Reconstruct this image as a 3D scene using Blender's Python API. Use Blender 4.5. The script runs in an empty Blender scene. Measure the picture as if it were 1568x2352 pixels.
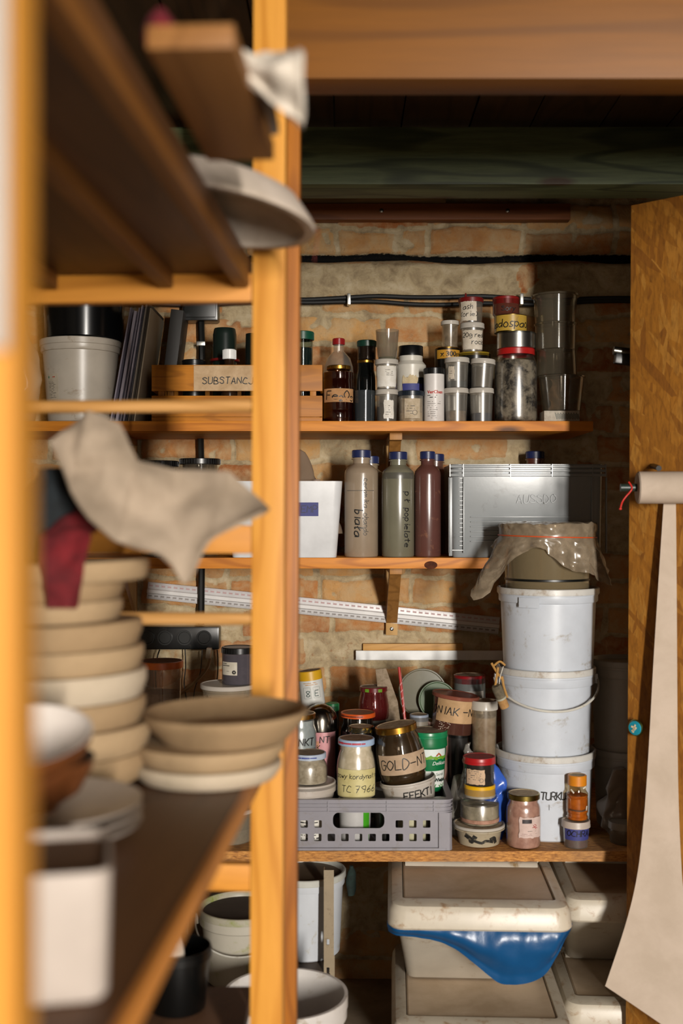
import bpy, bmesh, math, random
from mathutils import Vector, Matrix, noise
random.seed(7)
sc = bpy.context.scene
C = bpy.context.scene.collection
F, CX, CY, H = 2600.0, 784.0, 1176.0, 1.475
PI = math.pi
def wx(px, Y): return (px-CX)*Y/F
def wz(py, Y): return H-(py-CY)*Y/F
def R_(d): return math.radians(d)
def mix(a, b, t): return a+(b-a)*t

# ------------------------------------------------------------------ materials
def srgb(h):
    h = h.lstrip('#'); o = []
    for i in (0, 2, 4):
        c = int(h[i:i+2], 16)/255
        o.append(c/12.92 if c <= .04045 else ((c+.055)/1.055)**2.4)
    return (o[0], o[1], o[2], 1)
class NT:
    def __init__(s, name):
        s.m = bpy.data.materials.new(name); s.m.use_nodes = True
        s.t = s.m.node_tree; s.t.nodes.clear()
        s.out = s.t.nodes.new('ShaderNodeOutputMaterial')
        s.b = s.t.nodes.new('ShaderNodeBsdfPrincipled')
        s.t.links.new(s.b.outputs[0], s.out.inputs[0])
        s.tc = s.t.nodes.new('ShaderNodeTexCoord')
    def n(s, ty, **k):
        x = s.t.nodes.new(ty)
        for a, v in k.items():
            if a.startswith('i_'):
                key = a[2:]
                key = int(key) if key.isdigit() else key.replace('_', ' ')
                x.inputs[key].default_value = v
            else: setattr(x, a, v)
        return x
    def l(s, a, b): s.t.links.new(a, b)
    def mapping(s, scale=(1,1,1), loc=(0,0,0), rot=(0,0,0), src=None):
        m = s.n('ShaderNodeMapping'); m.inputs['Scale'].default_value = scale
        m.inputs['Location'].default_value = loc; m.inputs['Rotation'].default_value = rot
        s.l(src or s.tc.outputs['Object'], m.inputs['Vector']); return m.outputs[0]
    def noise(s, scale, detail=4, rough=.55, vec=None, dist=0):
        x = s.n('ShaderNodeTexNoise'); x.inputs['Scale'].default_value = scale
        x.inputs['Detail'].default_value = detail; x.inputs['Roughness'].default_value = rough
        x.inputs['Distortion'].default_value = dist
        s.l(vec or s.tc.outputs['Object'], x.inputs['Vector']); return x.outputs['Fac']
    def ramp(s, fac, stops):
        r = s.n('ShaderNodeValToRGB'); e = r.color_ramp.elements
        while len(e) < len(stops): e.new(.5)
        for i, (p, c) in enumerate(stops):
            e[i].position = p; e[i].color = c if len(c) == 4 else (*c, 1)
        s.l(fac, r.inputs[0]); return r.outputs[0]
    def mixc(s, fac, a, b, mode='MIX'):
        m = s.n('ShaderNodeMix', data_type='RGBA', blend_type=mode)
        if isinstance(fac, (int, float)): m.inputs[0].default_value = fac
        else: s.l(fac, m.inputs[0])
        for v, i in ((a, 6), (b, 7)):
            if isinstance(v, tuple): m.inputs[i].default_value = v
            else: s.l(v, m.inputs[i])
        return m.outputs[2]
    def bump(s, h, strength=.3, dist=.002):
        b = s.n('ShaderNodeBump'); b.inputs['Strength'].default_value = strength
        b.inputs['Distance'].default_value = dist; s.l(h, b.inputs['Height'])
        s.l(b.outputs[0], s.b.inputs['Normal'])
    def col(s, c):
        if isinstance(c, tuple): s.b.inputs['Base Color'].default_value = c
        else: s.l(c, s.b.inputs['Base Color'])
    def rough(s, v): s.b.inputs['Roughness'].default_value = v
_mc = {}
def plastic(hexc, rough=.38, dirt=.0, dirtc='#7a6248', scale=18, sss=0, metal=0, bump=.08, var=.06):
    k = ('p', hexc, rough, dirt, dirtc, scale, metal, bump, var)
    if k in _mc: return _mc[k]
    n = NT('plastic_'+hexc.strip('#')); c = srgb(hexc)
    f = n.noise(scale, 6, .6)
    dk = tuple(x*(1-var*2.2) for x in c[:3])+(1,)
    base = n.mixc(n.ramp(f, [(.35, (0,0,0)), (.7, (1,1,1))]), c, dk)
    if dirt:
        g = n.noise(scale*1.7, 8, .7, dist=.4)
        m = n.ramp(g, [(.62-dirt*.25, (0,0,0)), (.72, (1,1,1))])
        base = n.mixc(m, base, srgb(dirtc))
    n.col(base); n.rough(rough); n.b.inputs['Metallic'].default_value = metal
    n.bump(n.noise(90, 3), bump, .0006)
    _mc[k] = n.m; return n.m
def metalm(hexc, rough=.3, dirt=0):
    return plastic(hexc, rough, dirt, '#4a4030', 30, metal=1, bump=.05)
def powder(hexc, hex2=None, scale=60, rough=.9, contrast=.5, bump=.5):
    k = ('w', hexc, hex2, scale)
    if k in _mc: return _mc[k]
    n = NT('powder_'+hexc.strip('#')); c = srgb(hexc); c2 = srgb(hex2) if hex2 else tuple(x*.6 for x in c[:3])+(1,)
    f = n.noise(scale, 7, .65, dist=.3)
    n.col(n.ramp(f, [(.5-contrast*.25, c2), (.5+contrast*.2, c)])); n.rough(rough); n.bump(f, bump, .002)
    _mc[k] = n.m; return n.m
K = .905; FLOOR = H*(1-K)
def clear(hexc='#e8e8e0', tr=.86, rough=.06, milk=0, dirt=0):
    """thin clear wall: mostly passes light, sheen by fresnel, a little milky body"""
    k = ('c', hexc, tr, rough, milk, dirt)
    if k in _mc: return _mc[k]
    n = NT('clear_'+hexc.strip('#')); c = srgb(hexc)
    t = n.n('ShaderNodeBsdfTransparent'); t.inputs[0].default_value = tuple((x**.22)*(tr**.5) for x in c[:3])+(1,)
    g = n.n('ShaderNodeBsdfGlossy'); g.inputs['Roughness'].default_value = rough; g.inputs['Color'].default_value = (1,1,1,1)
    lw = n.n('ShaderNodeLayerWeight'); lw.inputs['Blend'].default_value = .5
    pw = n.n('ShaderNodeMath', operation='POWER'); n.l(lw.outputs['Facing'], pw.inputs[0]); pw.inputs[1].default_value = 4
    fr = n.n('ShaderNodeMath', operation='MULTIPLY_ADD'); n.l(pw.outputs[0], fr.inputs[0]); fr.inputs[1].default_value = .6; fr.inputs[2].default_value = .065
    m1 = n.n('ShaderNodeMixShader'); n.l(fr.outputs[0], m1.inputs[0]); n.l(t.outputs[0], m1.inputs[1]); n.l(g.outputs[0], m1.inputs[2])
    last = m1
    if milk or dirt:
        d = n.n('ShaderNodeBsdfDiffuse'); d.inputs[0].default_value = c
        m2 = n.n('ShaderNodeMixShader'); m2.inputs[0].default_value = milk
        if dirt:
            f = n.noise(25, 8, .7, dist=.5)
            mr = n.n('ShaderNodeMapRange'); n.l(f, mr.inputs[0]); mr.inputs[1].default_value = .42; mr.inputs[2].default_value = .7
            mr.inputs[3].default_value = milk; mr.inputs[4].default_value = min(1, milk+dirt); n.l(mr.outputs[0], m2.inputs[0])
        n.l(m1.outputs[0], m2.inputs[1]); n.l(d.outputs[0], m2.inputs[2]); last = m2
    n.l(last.outputs[0], n.out.inputs[0])
    _mc[k] = n.m; return n.m
def wood(name, light, dark, axis='x', scale=1.0, rough=.5, knots=True, gscale=1, kn=.86):
    """planed pine: grain stretched along axis"""
    n = NT(name)
    s = {'x': (1.6, 26, 26), 'y': (26, 1.6, 26), 'z': (26, 26, 1.6)}[axis]
    s = tuple(v*scale for v in s)
    # growth rings as contour lines of a long stretched noise
    q = {'x': (1.1, 9, 9), 'y': (9, 1.1, 9), 'z': (9, 9, 1.1)}[axis]
    w = n.noise(1.0, 2, .45, vec=n.mapping(tuple(v*scale*gscale for v in q), loc=(3.1, 1.7, 2.3)), dist=.25)
    mu = n.n('ShaderNodeMath', operation='MULTIPLY'); n.l(w, mu.inputs[0]); mu.inputs[1].default_value = 62
    sn = n.n('ShaderNodeMath', operation='SINE'); n.l(mu.outputs[0], sn.inputs[0])
    f = n.noise(3, 8, .65, vec=n.mapping(tuple(v*1.6 for v in s)))
    base = n.mixc(n.ramp(sn.outputs[0], [(.35, (0,0,0)), (1, (.62,.62,.62))]), srgb(light), srgb(dark))
    base = n.mixc(n.ramp(w, [(.35, (0,0,0)), (.65, (.35,.35,.35))]), base, srgb(dark))
    base = n.mixc(n.ramp(f, [(.4, (0,0,0)), (.75, (.5,.5,.5))]), base, srgb(dark))
    if knots:
        v = n.n('ShaderNodeTexVoronoi'); v.inputs['Scale'].default_value = 1.0
        ks = {'x': (2.6, 9, 9), 'y': (9, 2.6, 9), 'z': (9, 9, 2.6)}[axis]
        n.l(n.mapping(ks, loc=(.3, .1, .2)), v.inputs['Vector'])
        base = n.mixc(n.ramp(v.outputs['Distance'], [(.07, (kn, kn, kn)), (.14, (0,0,0))]), base, srgb('#3a1c08'))
    n.col(base); n.rough(rough); n.b.inputs['Specular IOR Level'].default_value = .3
    n.bump(f, .12, .001); return n.m
def osb():
    n = NT('flake_board'); base = None
    nz = n.n('ShaderNodeTexNoise'); nz.inputs['Scale'].default_value = 14; n.l(n.tc.outputs['Object'], nz.inputs['Vector'])
    s2 = n.n('ShaderNodeVectorMath', operation='SCALE'); s2.inputs['Scale'].default_value = .012; n.l(nz.outputs['Color'], s2.inputs[0])
    nd = n.n('ShaderNodeVectorMath', operation='ADD'); n.l(n.tc.outputs['Object'], nd.inputs[0]); n.l(s2.outputs[0], nd.inputs[1])
    for i, (rz, sx, sz) in enumerate(((.06, 70, 9), (-.28, 62, 8), (.32, 66, 10), (-.10, 80, 9), (.75, 60, 12))):
        v = n.n('ShaderNodeTexVoronoi'); v.inputs['Scale'].default_value = 1
        m0 = n.mapping((1, 1, 1), rot=(0, rz, 0), src=nd.outputs[0], loc=(i*.31, 0, i*.17))
        n.l(n.mapping((sx, 4, sz), src=m0), v.inputs['Vector'])
        sep = n.n('ShaderNodeSeparateColor'); n.l(v.outputs['Color'], sep.inputs[0])
        c = n.ramp(sep.outputs[0], [(0, srgb('#7a4816')), (.25, srgb('#96601c')), (.7, srgb('#a86e22')), (1, srgb('#b98438'))])
        sel = n.ramp(sep.outputs[1], [(.60, (0,0,0)), (.62, (1,1,1))])
        base = c if base is None else n.mixc(sel, base, c)
    f = n.noise(60, 7, .7, vec=n.mapping((2.5, 1, .5)))
    base = n.mixc(.35, base, srgb('#9a641f'))
    base = n.mixc(n.ramp(f, [(.46, (0,0,0)), (.72, (.75,.75,.75))]), base, srgb('#5a3410'))
    n.col(base); n.rough(.6); n.bump(f, .35, .001); return n.m
def particle():
    n = NT('particle_board')
    f = n.noise(160, 5, .7, vec=n.mapping((.35, 1, 1.6)))
    g = n.noise(9, 3, .5)
    c = n.ramp(f, [(.3, srgb('#4a2810')), (.45, srgb('#a0682c')), (.62, srgb('#c98f48'))])
    c = n.mixc(n.ramp(g, [(.4, (0,0,0)), (.7, (.45,.45,.45))]), c, srgb('#8a6a48'))
    n.col(c); n.rough(.75); n.bump(f, .4, .0015); return n.m

# ------------------------------------------------------------------ objects
def obj(name, bm, mats, parent=None, loc=None, rot=None, smooth=35):
    me = bpy.data.meshes.new(name)
    if isinstance(bm, bmesh.types.BMesh):
        bm.to_mesh(me); bm.free()
    else: me = bm; me.name = name
    if not isinstance(mats, (list, tuple)): mats = [mats]
    if len(me.materials): me.materials.clear()
    for m in mats: me.materials.append(m)
    if smooth and len(me.polygons):
        me.polygons.foreach_set('use_smooth', [True]*len(me.polygons))
        me.set_sharp_from_angle(angle=R_(smooth))
    me.update()
    o = bpy.data.objects.new(name, me); C.objects.link(o)
    if parent is not None: o.parent = parent
    if loc: o.location = loc
    if rot: o.rotation_euler = rot
    return o
def tag(o, label, cat, group=None, kind=None):
    o['label'] = label; o['category'] = cat
    if group: o['group'] = group
    if kind: o['kind'] = kind
    return o
def struct(o): o['kind'] = 'structure'; return o
def thing(name, label, cat, loc=(0,0,0), rot=(0,0,0), group=None):
    o = bpy.data.objects.new(name, None); C.objects.link(o)
    o.empty_display_size = .02; o.location = loc; o.rotation_euler = rot
    return tag(o, label, cat, group)

# ------------------------------------------------------------------ shapes
def box(bm, x0, x1, y0, y1, z0, z1, bev=0, mi=0):
    vs = [bm.verts.new(p) for p in ((x0,y0,z0),(x1,y0,z0),(x1,y1,z0),(x0,y1,z0),(x0,y0,z1),(x1,y0,z1),(x1,y1,z1),(x0,y1,z1))]
    fs = [bm.faces.new([vs[i] for i in q]) for q in ((3,2,1,0),(4,5,6,7),(0,1,5,4),(1,2,6,5),(2,3,7,6),(3,0,4,7))]
    for f in fs: f.material_index = mi
    if bev:
        es = list({e for f in fs for e in f.edges})
        bmesh.ops.bevel(bm, geom=es, offset=bev, segments=2, affect='EDGES', profile=.6)
    return bm
def bx(*a, **k): return box(bmesh.new(), *a, **k)
def lathe(prof, seg=40, bm=None, mis=None, sx=1, sy=1, center=(0,0,0), wob=0, cap=True):
    """closed profile of (r,z) from bottom axis up and round; r==0 makes a pole"""
    bm = bm or bmesh.new(); rings = []
    for (r, z) in prof:
        if r < 1e-6: rings.append([bm.verts.new((center[0], center[1], center[2]+z))])
        else:
            ring = []
            for i in range(seg):
                a = 2*PI*i/seg; rr = r*(1+wob*math.sin(3*a+z*40)) if wob else r
                ring.append(bm.verts.new((center[0]+rr*math.sin(a)*sx, center[1]-rr*math.cos(a)*sy, center[2]+z)))
            rings.append(ring)
    for k in range(len(rings)-1):
        a, b = rings[k], rings[k+1]; mi = mis[k] if mis else 0
        for i in range(seg):
            j = (i+1) % seg
            if len(a) == 1 and len(b) == 1: break
            if len(a) == 1: f = bm.faces.new((a[0], b[j], b[i]))
            elif len(b) == 1: f = bm.faces.new((a[i], a[j], b[0]))
            else: f = bm.faces.new((a[i], a[j], b[j], b[i]))
            f.material_index = mi
    return bm
def tube(pts, r, seg=8, bm=None, closed=False):
    bm = bm or bmesh.new(); pts = [Vector(p) for p in pts]; n = len(pts); rings = []
    up = Vector((0.13, 0.27, 1)).normalized()
    for i, p in enumerate(pts):
        if closed: t = pts[(i+1) % n]-pts[i-1]
        else: t = pts[min(i+1, n-1)]-pts[max(i-1, 0)]
        t.normalize(); u = t.cross(up)
        if u.length < 1e-3: u = t.cross(Vector((1, 0, 0)))
        u.normalize(); v = u.cross(t); rr = r[i] if isinstance(r, (list, tuple)) else r
        rings.append([bm.verts.new(p+(u*math.cos(2*PI*k/seg)+v*math.sin(2*PI*k/seg))*rr) for k in range(seg)])
    m = n if closed else n-1
    for i in range(m):
        a, b = rings[i], rings[(i+1) % n]
        for k in range(seg):
            bm.faces.new((a[k], a[(k+1) % seg], b[(k+1) % seg], b[k]))
    if not closed:
        bm.faces.new(rings[0][::-1]); bm.faces.new(rings[-1])
    return bm
def spline(pts, n=8):
    """catmull-rom through points (any dimension)"""
    out = []; P = [tuple(p) for p in pts]; P = [P[0]]+P+[P[-1]]
    for i in range(1, len(P)-2):
        a, b, c, d = P[i-1:i+3]
        for k in range(n):
            t = k/n
            out.append(tuple(.5*((2*b[j])+(-a[j]+c[j])*t+(2*a[j]-5*b[j]+4*c[j]-d[j])*t*t+(-a[j]+3*b[j]-3*c[j]+d[j])*t**3) for j in range(len(b))))
    out.append(P[-2]); return out
def sheet(fn, nu, nv, thick=.0008, bm=None):
    """grid from fn(u,v)->Vector with real thickness"""
    bm = bm or bmesh.new(); P = [[Vector(fn(i/nu, j/nv)) for i in range(nu+1)] for j in range(nv+1)]
    A = [[None]*(nu+1) for _ in range(nv+1)]; B = [[None]*(nu+1) for _ in range(nv+1)]
    for j in range(nv+1):
        for i in range(nu+1):
            du = P[j][min(i+1, nu)]-P[j][max(i-1, 0)]; dv = P[min(j+1, nv)][i]-P[max(j-1, 0)][i]
            nn = du.cross(dv); nn = nn.normalized() if nn.length > 1e-12 else Vector((0, -1, 0))
            A[j][i] = bm.verts.new(P[j][i]+nn*thick/2); B[j][i] = bm.verts.new(P[j][i]-nn*thick/2)
    for j in range(nv):
        for i in range(nu):
            bm.faces.new((A[j][i], A[j][i+1], A[j+1][i+1], A[j+1][i])); bm.faces.new((B[j][i], B[j+1][i], B[j+1][i+1], B[j][i+1]))
    for i in range(nu):
        bm.faces.new((A[0][i], B[0][i], B[0][i+1], A[0][i+1])); bm.faces.new((A[nv][i], A[nv][i+1], B[nv][i+1], B[nv][i]))
    for j in range(nv):
        bm.faces.new((A[j][0], A[j+1][0], B[j+1][0], B[j][0])); bm.faces.new((A[j][nu], B[j][nu], B[j+1][nu], A[j+1][nu]))
    return bm
def rrect(x0, x1, y0, y1, r, n=5):
    o = []
    for cx, cy, a0 in ((x1-r, y0+r, -90), (x1-r, y1-r, 0), (x0+r, y1-r, 90), (x0+r, y0+r, 180)):
        for k in range(n+1):
            a = R_(a0+90*k/n); o.append((cx+r*math.cos(a), cy+r*math.sin(a)))
    return o
def plate(outer, holes, t, bev=0):
    """flat plate in local XY with holes, extruded +-t/2 in Z; returns a mesh"""
    cu = bpy.data.curves.new('c', 'CURVE'); cu.dimensions = '2D'; cu.fill_mode = 'BOTH'; cu.extrude = t/2-bev; cu.bevel_depth = bev
    cu.bevel_resolution = 1
    for loop in [outer]+list(holes):
        s = cu.splines.new('POLY'); s.points.add(len(loop)-1)
        for p, q in zip(s.points, loop): p.co = (q[0], q[1], 0, 1)
        s.use_cyclic_u = True
    o = bpy.data.objects.new('c', cu); C.objects.link(o)
    dg = bpy.context.evaluated_depsgraph_get(); me = bpy.data.meshes.new_from_object(o.evaluated_get(dg))
    bpy.data.objects.remove(o); bpy.data.curves.remove(cu); return me
def loft(sections, cap=True, bm=None, closed=True):
    """sections: list of equal-length point loops"""
    bm = bm or bmesh.new(); V_ = [[bm.verts.new(p) for p in s] for s in sections]; n = len(V_[0])
    for a, b in zip(V_, V_[1:]):
        for i in range(n if closed else n-1):
            j = (i+1) % n; bm.faces.new((a[i], a[j], b[j], b[i]))
    if cap: bm.faces.new(V_[0][::-1]); bm.faces.new(V_[-1])
    return bm

# ------------------------------------------------------------------ lettering (hand strokes on a 4x6 grid)
G = {'A':'00 26 40|12 32','B':'00 06 26 35 33 23 03|23 42 41 30 00','C':'45 26 15 03 01 20 40','D':'00 06 26 44 42 20 00','E':'46 06 00 40|03 33',
'F':'46 06 00|03 33','G':'45 26 05 02 10 30 42 43 23','I':'20 26','J':'46 41 20 01','K':'00 06|46 02|13 40','L':'06 00 40','M':'00 06 23 46 40',
'N':'00 06 40 46','O':'26 04 02 20 42 44 26','P':'00 06 36 45 33 03','R':'00 06 36 45 33 03|23 40','S':'45 26 05 14 33 41 20 01','T':'06 46|26 20',
'U':'06 01 20 41 46','W':'06 10 24 30 46','Y':'06 23 46|23 20','Z':'06 46 00 40','X':'00 46|06 40','V':'06 20 46','H':'00 06|40 46|03 43',
'0':'26 04 02 20 42 44 26','1':'14 26 20','2':'05 26 45 43 00 40','3':'05 26 45 33 14|33 42 30 01','4':'36 02 42|33 30','6':'46 13 01 20 41 33 12','7':'06 46 10|13 33','9':'43 23 05 26 46 43 30','8':'23 05 26 45 23 01 20 41 23',
'a':'43 23 02 00 30 43 40','b':'06 00|03 23 32 20 00','c':'43 14 01 20 40','d':'43 13 01 20 42|46 40','e':'02 42 33 13 01 20 40','g':'43 14 02 11 42|43 4a 1b','h':'06 00|02 24 33 30','i':'24 20|26 26.1','j':'34 3a 1b|36 36.1',
'k':'06 00|34 02 30','l':'16 10 20','n':'04 00|03 24 33 30','o':'24 02 10 30 42 24','p':'04 0b|03 24 42 20 01','r':'04 00|02 24 34','s':'34 14 12 31 20 00','t':'26 21 30|04 44','u':'04 01 20 34|34 30','w':'04 10 23 30 44','y':'04 21|44 0b','m':'04 00|02 13 20|22 33 40',
'-':'03 43','(':'36 14 12 30',')':'16 34 32 10','.':'20 20.1',' ':'','z':'04 34 00 30','v':'04 20 44','f':'46 25 20|03 33','x':'00 34|04 30','ł':'16 10 20|02 34'}
def glyph(ch):
    out = []
    g = G.get(ch)
    if g is None: g = G.get(ch.upper(), '')
    if ch == 'Ż': g = G['Z']+'|13 33|27 27.1'
    for st in g.split('|'):
        if not st.strip(): continue
        pl = []
        for t in st.split():
            yy = t[1:2]; y = {'a': -1, 'b': -2, '7': 7.4}.get(yy, None)
            if y is None: y = int(yy)
            pl.append((int(t[0])/4*.62, y/6 + (.08 if t.endswith('.1') else 0)))
        out.append(pl)
    return out
def strokes(text, size, slant=.08, gap=.24, jit=.02, rnd=None):
    rnd = rnd or random.Random(hash(text) % 1000 if False else sum(map(ord, text)))
    out = []; x = 0
    for ch in text:
        if ch == ' ': x += .45; continue
        sub = ch in '₂₃'; c = {'₂': '2', '₃': '3'}.get(ch, ch); k = .62 if sub else 1; dy = -.22 if sub else rnd.uniform(-jit, jit)*1.5
        wmax = 0
        for pl in glyph(c):
            q = [(x+k*px+slant*k*py+rnd.uniform(-jit, jit), dy+k*py+rnd.uniform(-jit, jit)) for px, py in pl]
            if len(q) > 2 and c not in 'AEFHIKLMNTVWXYZ17':
                if pl[0] == pl[-1]:
                    q[-1] = q[0]; n_ = len(q)-1; e_ = [q[(i-1) % n_] for i in range(n_+3)]
                    q = spline(e_, 4)[4:4*(n_+1)+1]
                else: q = spline(q, 4)
            out.append([(a*size, b*size) for a, b in q]); wmax = max(wmax, max(p[0] for p in pl))
        x += k*max(wmax, .2)+gap
    return out, (x-gap)*size
def ribbon(bm, polys, surf, w, off=.0007, rot=0, cx=0, cz=0, th=.0003):
    """lay pen strokes on a surface map surf(s,z,off)->xyz"""
    ca, sa = math.cos(rot), math.sin(rot)
    for pl in polys:
        q = []
        for a, b in zip(pl, pl[1:]):
            n = max(1, int(math.hypot(b[0]-a[0], b[1]-a[1])/.004))
            for k in range(n): q.append((mix(a[0], b[0], k/n), mix(a[1], b[1], k/n)))
        q.append(pl[-1]); rows = []
        for i, p in enumerate(q):
            d = (q[min(i+1, len(q)-1)][0]-q[max(i-1, 0)][0], q[min(i+1, len(q)-1)][1]-q[max(i-1, 0)][1])
            m = math.hypot(*d) or 1; nx, nz = -d[1]/m*w/2, d[0]/m*w/2
            ex = 0
            if i == 0: ex = -w*.4
            if i == len(q)-1: ex = w*.4
            px, pz = p[0]+d[0]/m*ex, p[1]+d[1]/m*ex
            r = []
            for sgn, o in ((1, off), (1, off+th), (-1, off+th), (-1, off)):
                a, b = px+sgn*nx, pz+sgn*nz
                r.append(bm.verts.new(surf(cx+a*ca-b*sa, cz+a*sa+b*ca, o)))
            rows.append(r)
        for a, b in zip(rows, rows[1:]):
            for k in range(3): bm.faces.new((a[k], b[k], b[k+1], a[k+1]))
    return bm
def flat(x=0, y=0, z=0, rz=0):
    """vertical plane facing -Y through (x,y,z)"""
    def f(s, t, o): return (x+s*math.cos(rz)+o*math.sin(rz), y+s*math.sin(rz)-o*math.cos(rz), z+t)
    return f
def write(parent, text, surf, size, cs=0, cz=0, mat=None, w=None, rot=0, name='writing', jit=.02, off=.0009, gap=.24):
    pl, wd = strokes(text, size, jit=jit, gap=gap)
    ca, sa = math.cos(rot), math.sin(rot)
    ox, oz = -wd/2, -size/2
    bm = bmesh.new()
    ribbon(bm, pl, surf, w or size*.11, off, rot, cs+ox*ca-oz*sa, cz+ox*sa+oz*ca)
    return obj(name, bm, mat or INK, parent, smooth=0)
def printlines(parent, surf, x0, x1, z0, z1, n, mat, seed=1, h=None, name='printed_text', off=.0009, density=.75):
    """rows of small print too fine to read in the photograph"""
    rnd = random.Random(seed); bm = bmesh.new(); st = (z1-z0)/max(1, n); h = h or st*.4
    for k in range(n):
        z = z1-(k+.5)*st; x = x0; end = mix(x0, x1, rnd.uniform(.6, 1))
        while x < end-h:
            w = h*rnd.choice((.8, 1.4, 2.2, 3.1))
            if rnd.random() < density:
                ribbon(bm, [[(x, z), (min(x+w, end), z)]], surf, h*rnd.uniform(.5, .9), off)
            x += w+h*.7
    return obj(name, bm, mat, parent, smooth=0)
def printed(parent, text, surf, size, cs, cz, mat, name='lettering', off=.0009, shear=0, bold=0):
    cu = bpy.data.curves.new('t', 'FONT'); cu.body = text; cu.size = size; cu.align_x = 'CENTER'; cu.align_y = 'CENTER'; cu.shear = shear
    cu.offset = bold; cu.resolution_u = 3
    o = bpy.data.objects.new('t', cu); C.objects.link(o)
    dg = bpy.context.evaluated_depsgraph_get(); me = bpy.data.meshes.new_from_object(o.evaluated_get(dg))
    bpy.data.objects.remove(o); bpy.data.curves.remove(cu)
    for v in me.vertices: v.co = surf(cs+v.co.x, cz+v.co.y, off)
    return obj(name, me, mat, parent, smooth=0)
def patch(parent, surf, x0, x1, z0, z1, mat, name='label', off=.0005, torn=0, seed=1, n=14, th=.0006):
    rnd = random.Random(seed)
    e = [rnd.uniform(-torn, torn) for _ in range(n+1)]; e2 = [rnd.uniform(-torn, torn) for _ in range(n+1)]
    le = [rnd.uniform(-torn, torn) for _ in range(7)]; re = [rnd.uniform(-torn, torn) for _ in range(7)]
    bm = bmesh.new(); rows = []
    for j in range(7):
        r = []
        for i in range(n+1):
            u = i/n; v = j/6
            s = mix(x0+le[j], x1+re[j], u); z = mix(z0+e[i]*(1-v), z1+e2[i]*v, v)
            if not (torn and 0 < j < 6): pass
            r.append((bm.verts.new(surf(s, z, off+th)), bm.verts.new(surf(s, z, off-.0004))))
        rows.append(r)
    for j in range(6):
        for i in range(n):
            bm.faces.new([rows[j][i][0], rows[j][i+1][0], rows[j+1][i+1][0], rows[j+1][i][0]])
    def side(a, b): bm.faces.new((a[0], a[1], b[1], b[0]))
    for i in range(n): side(rows[0][i], rows[0][i+1]); side(rows[6][i+1], rows[6][i])
    for j in range(6): side(rows[j+1][0], rows[j][0]); side(rows[j][n], rows[j+1][n])
    return obj(name, bm, mat, parent, smooth=50)

# ------------------------------------------------------------------ vessels
CUP = [(.84, 0), (.86, .01), (.95, 1)]
CUPUP = [(.80, 0), (.82, .01), (.98, .97), (1, .98), (1, 1)]
POT = [(.93, 0), (.96, .02), (.96, 1)]
CAN = [(.98, 0), (1, .01), (1, 1)]
JAR = [(.88, 0), (.97, .03), (1, .08), (1, .70), (.975, .78), (.90, .835), (.85, .86), (.85, 1)]
BIGJAR = [(.86, 0), (.96, .03), (1, .08), (1, .74), (.97, .82), (.88, .9), (.84, .93), (.84, 1)]
BARREL = [(.66, 0), (.74, .03), (.84, .10), (.85, .105), (.93, .22), (.94, .23), (.985, .36), (1, .48), (.985, .62), (.93, .74), (.925, .75), (.86, .84), (.8, .88), (.78, .92), (.78, 1)]
YOG = [(.86, 0), (.97, .03), (1, .08), (1, .52), (.95, .66), (.86, .78), (.80, .83), (.80, 1)]
TUBP = [(.85, 0), (.87, .02), (.93, .8), (.95, .82), (.95, 1)]
BOTTLE = [(.95, 0), (1, .015), (1, .83), (.96, .865), (.80, .895), (.55, .925), (.5, .935), (.5, 1)]
class Vs: pass
def interp(p, z):
    if z <= p[0][1]: return p[0][0]
    for (r0, z0), (r1, z1) in zip(p, p[1:]):
        if z <= z1: return mix(r0, r1, (z-z0)/max(1e-9, z1-z0))
    return p[-1][0]
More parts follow.
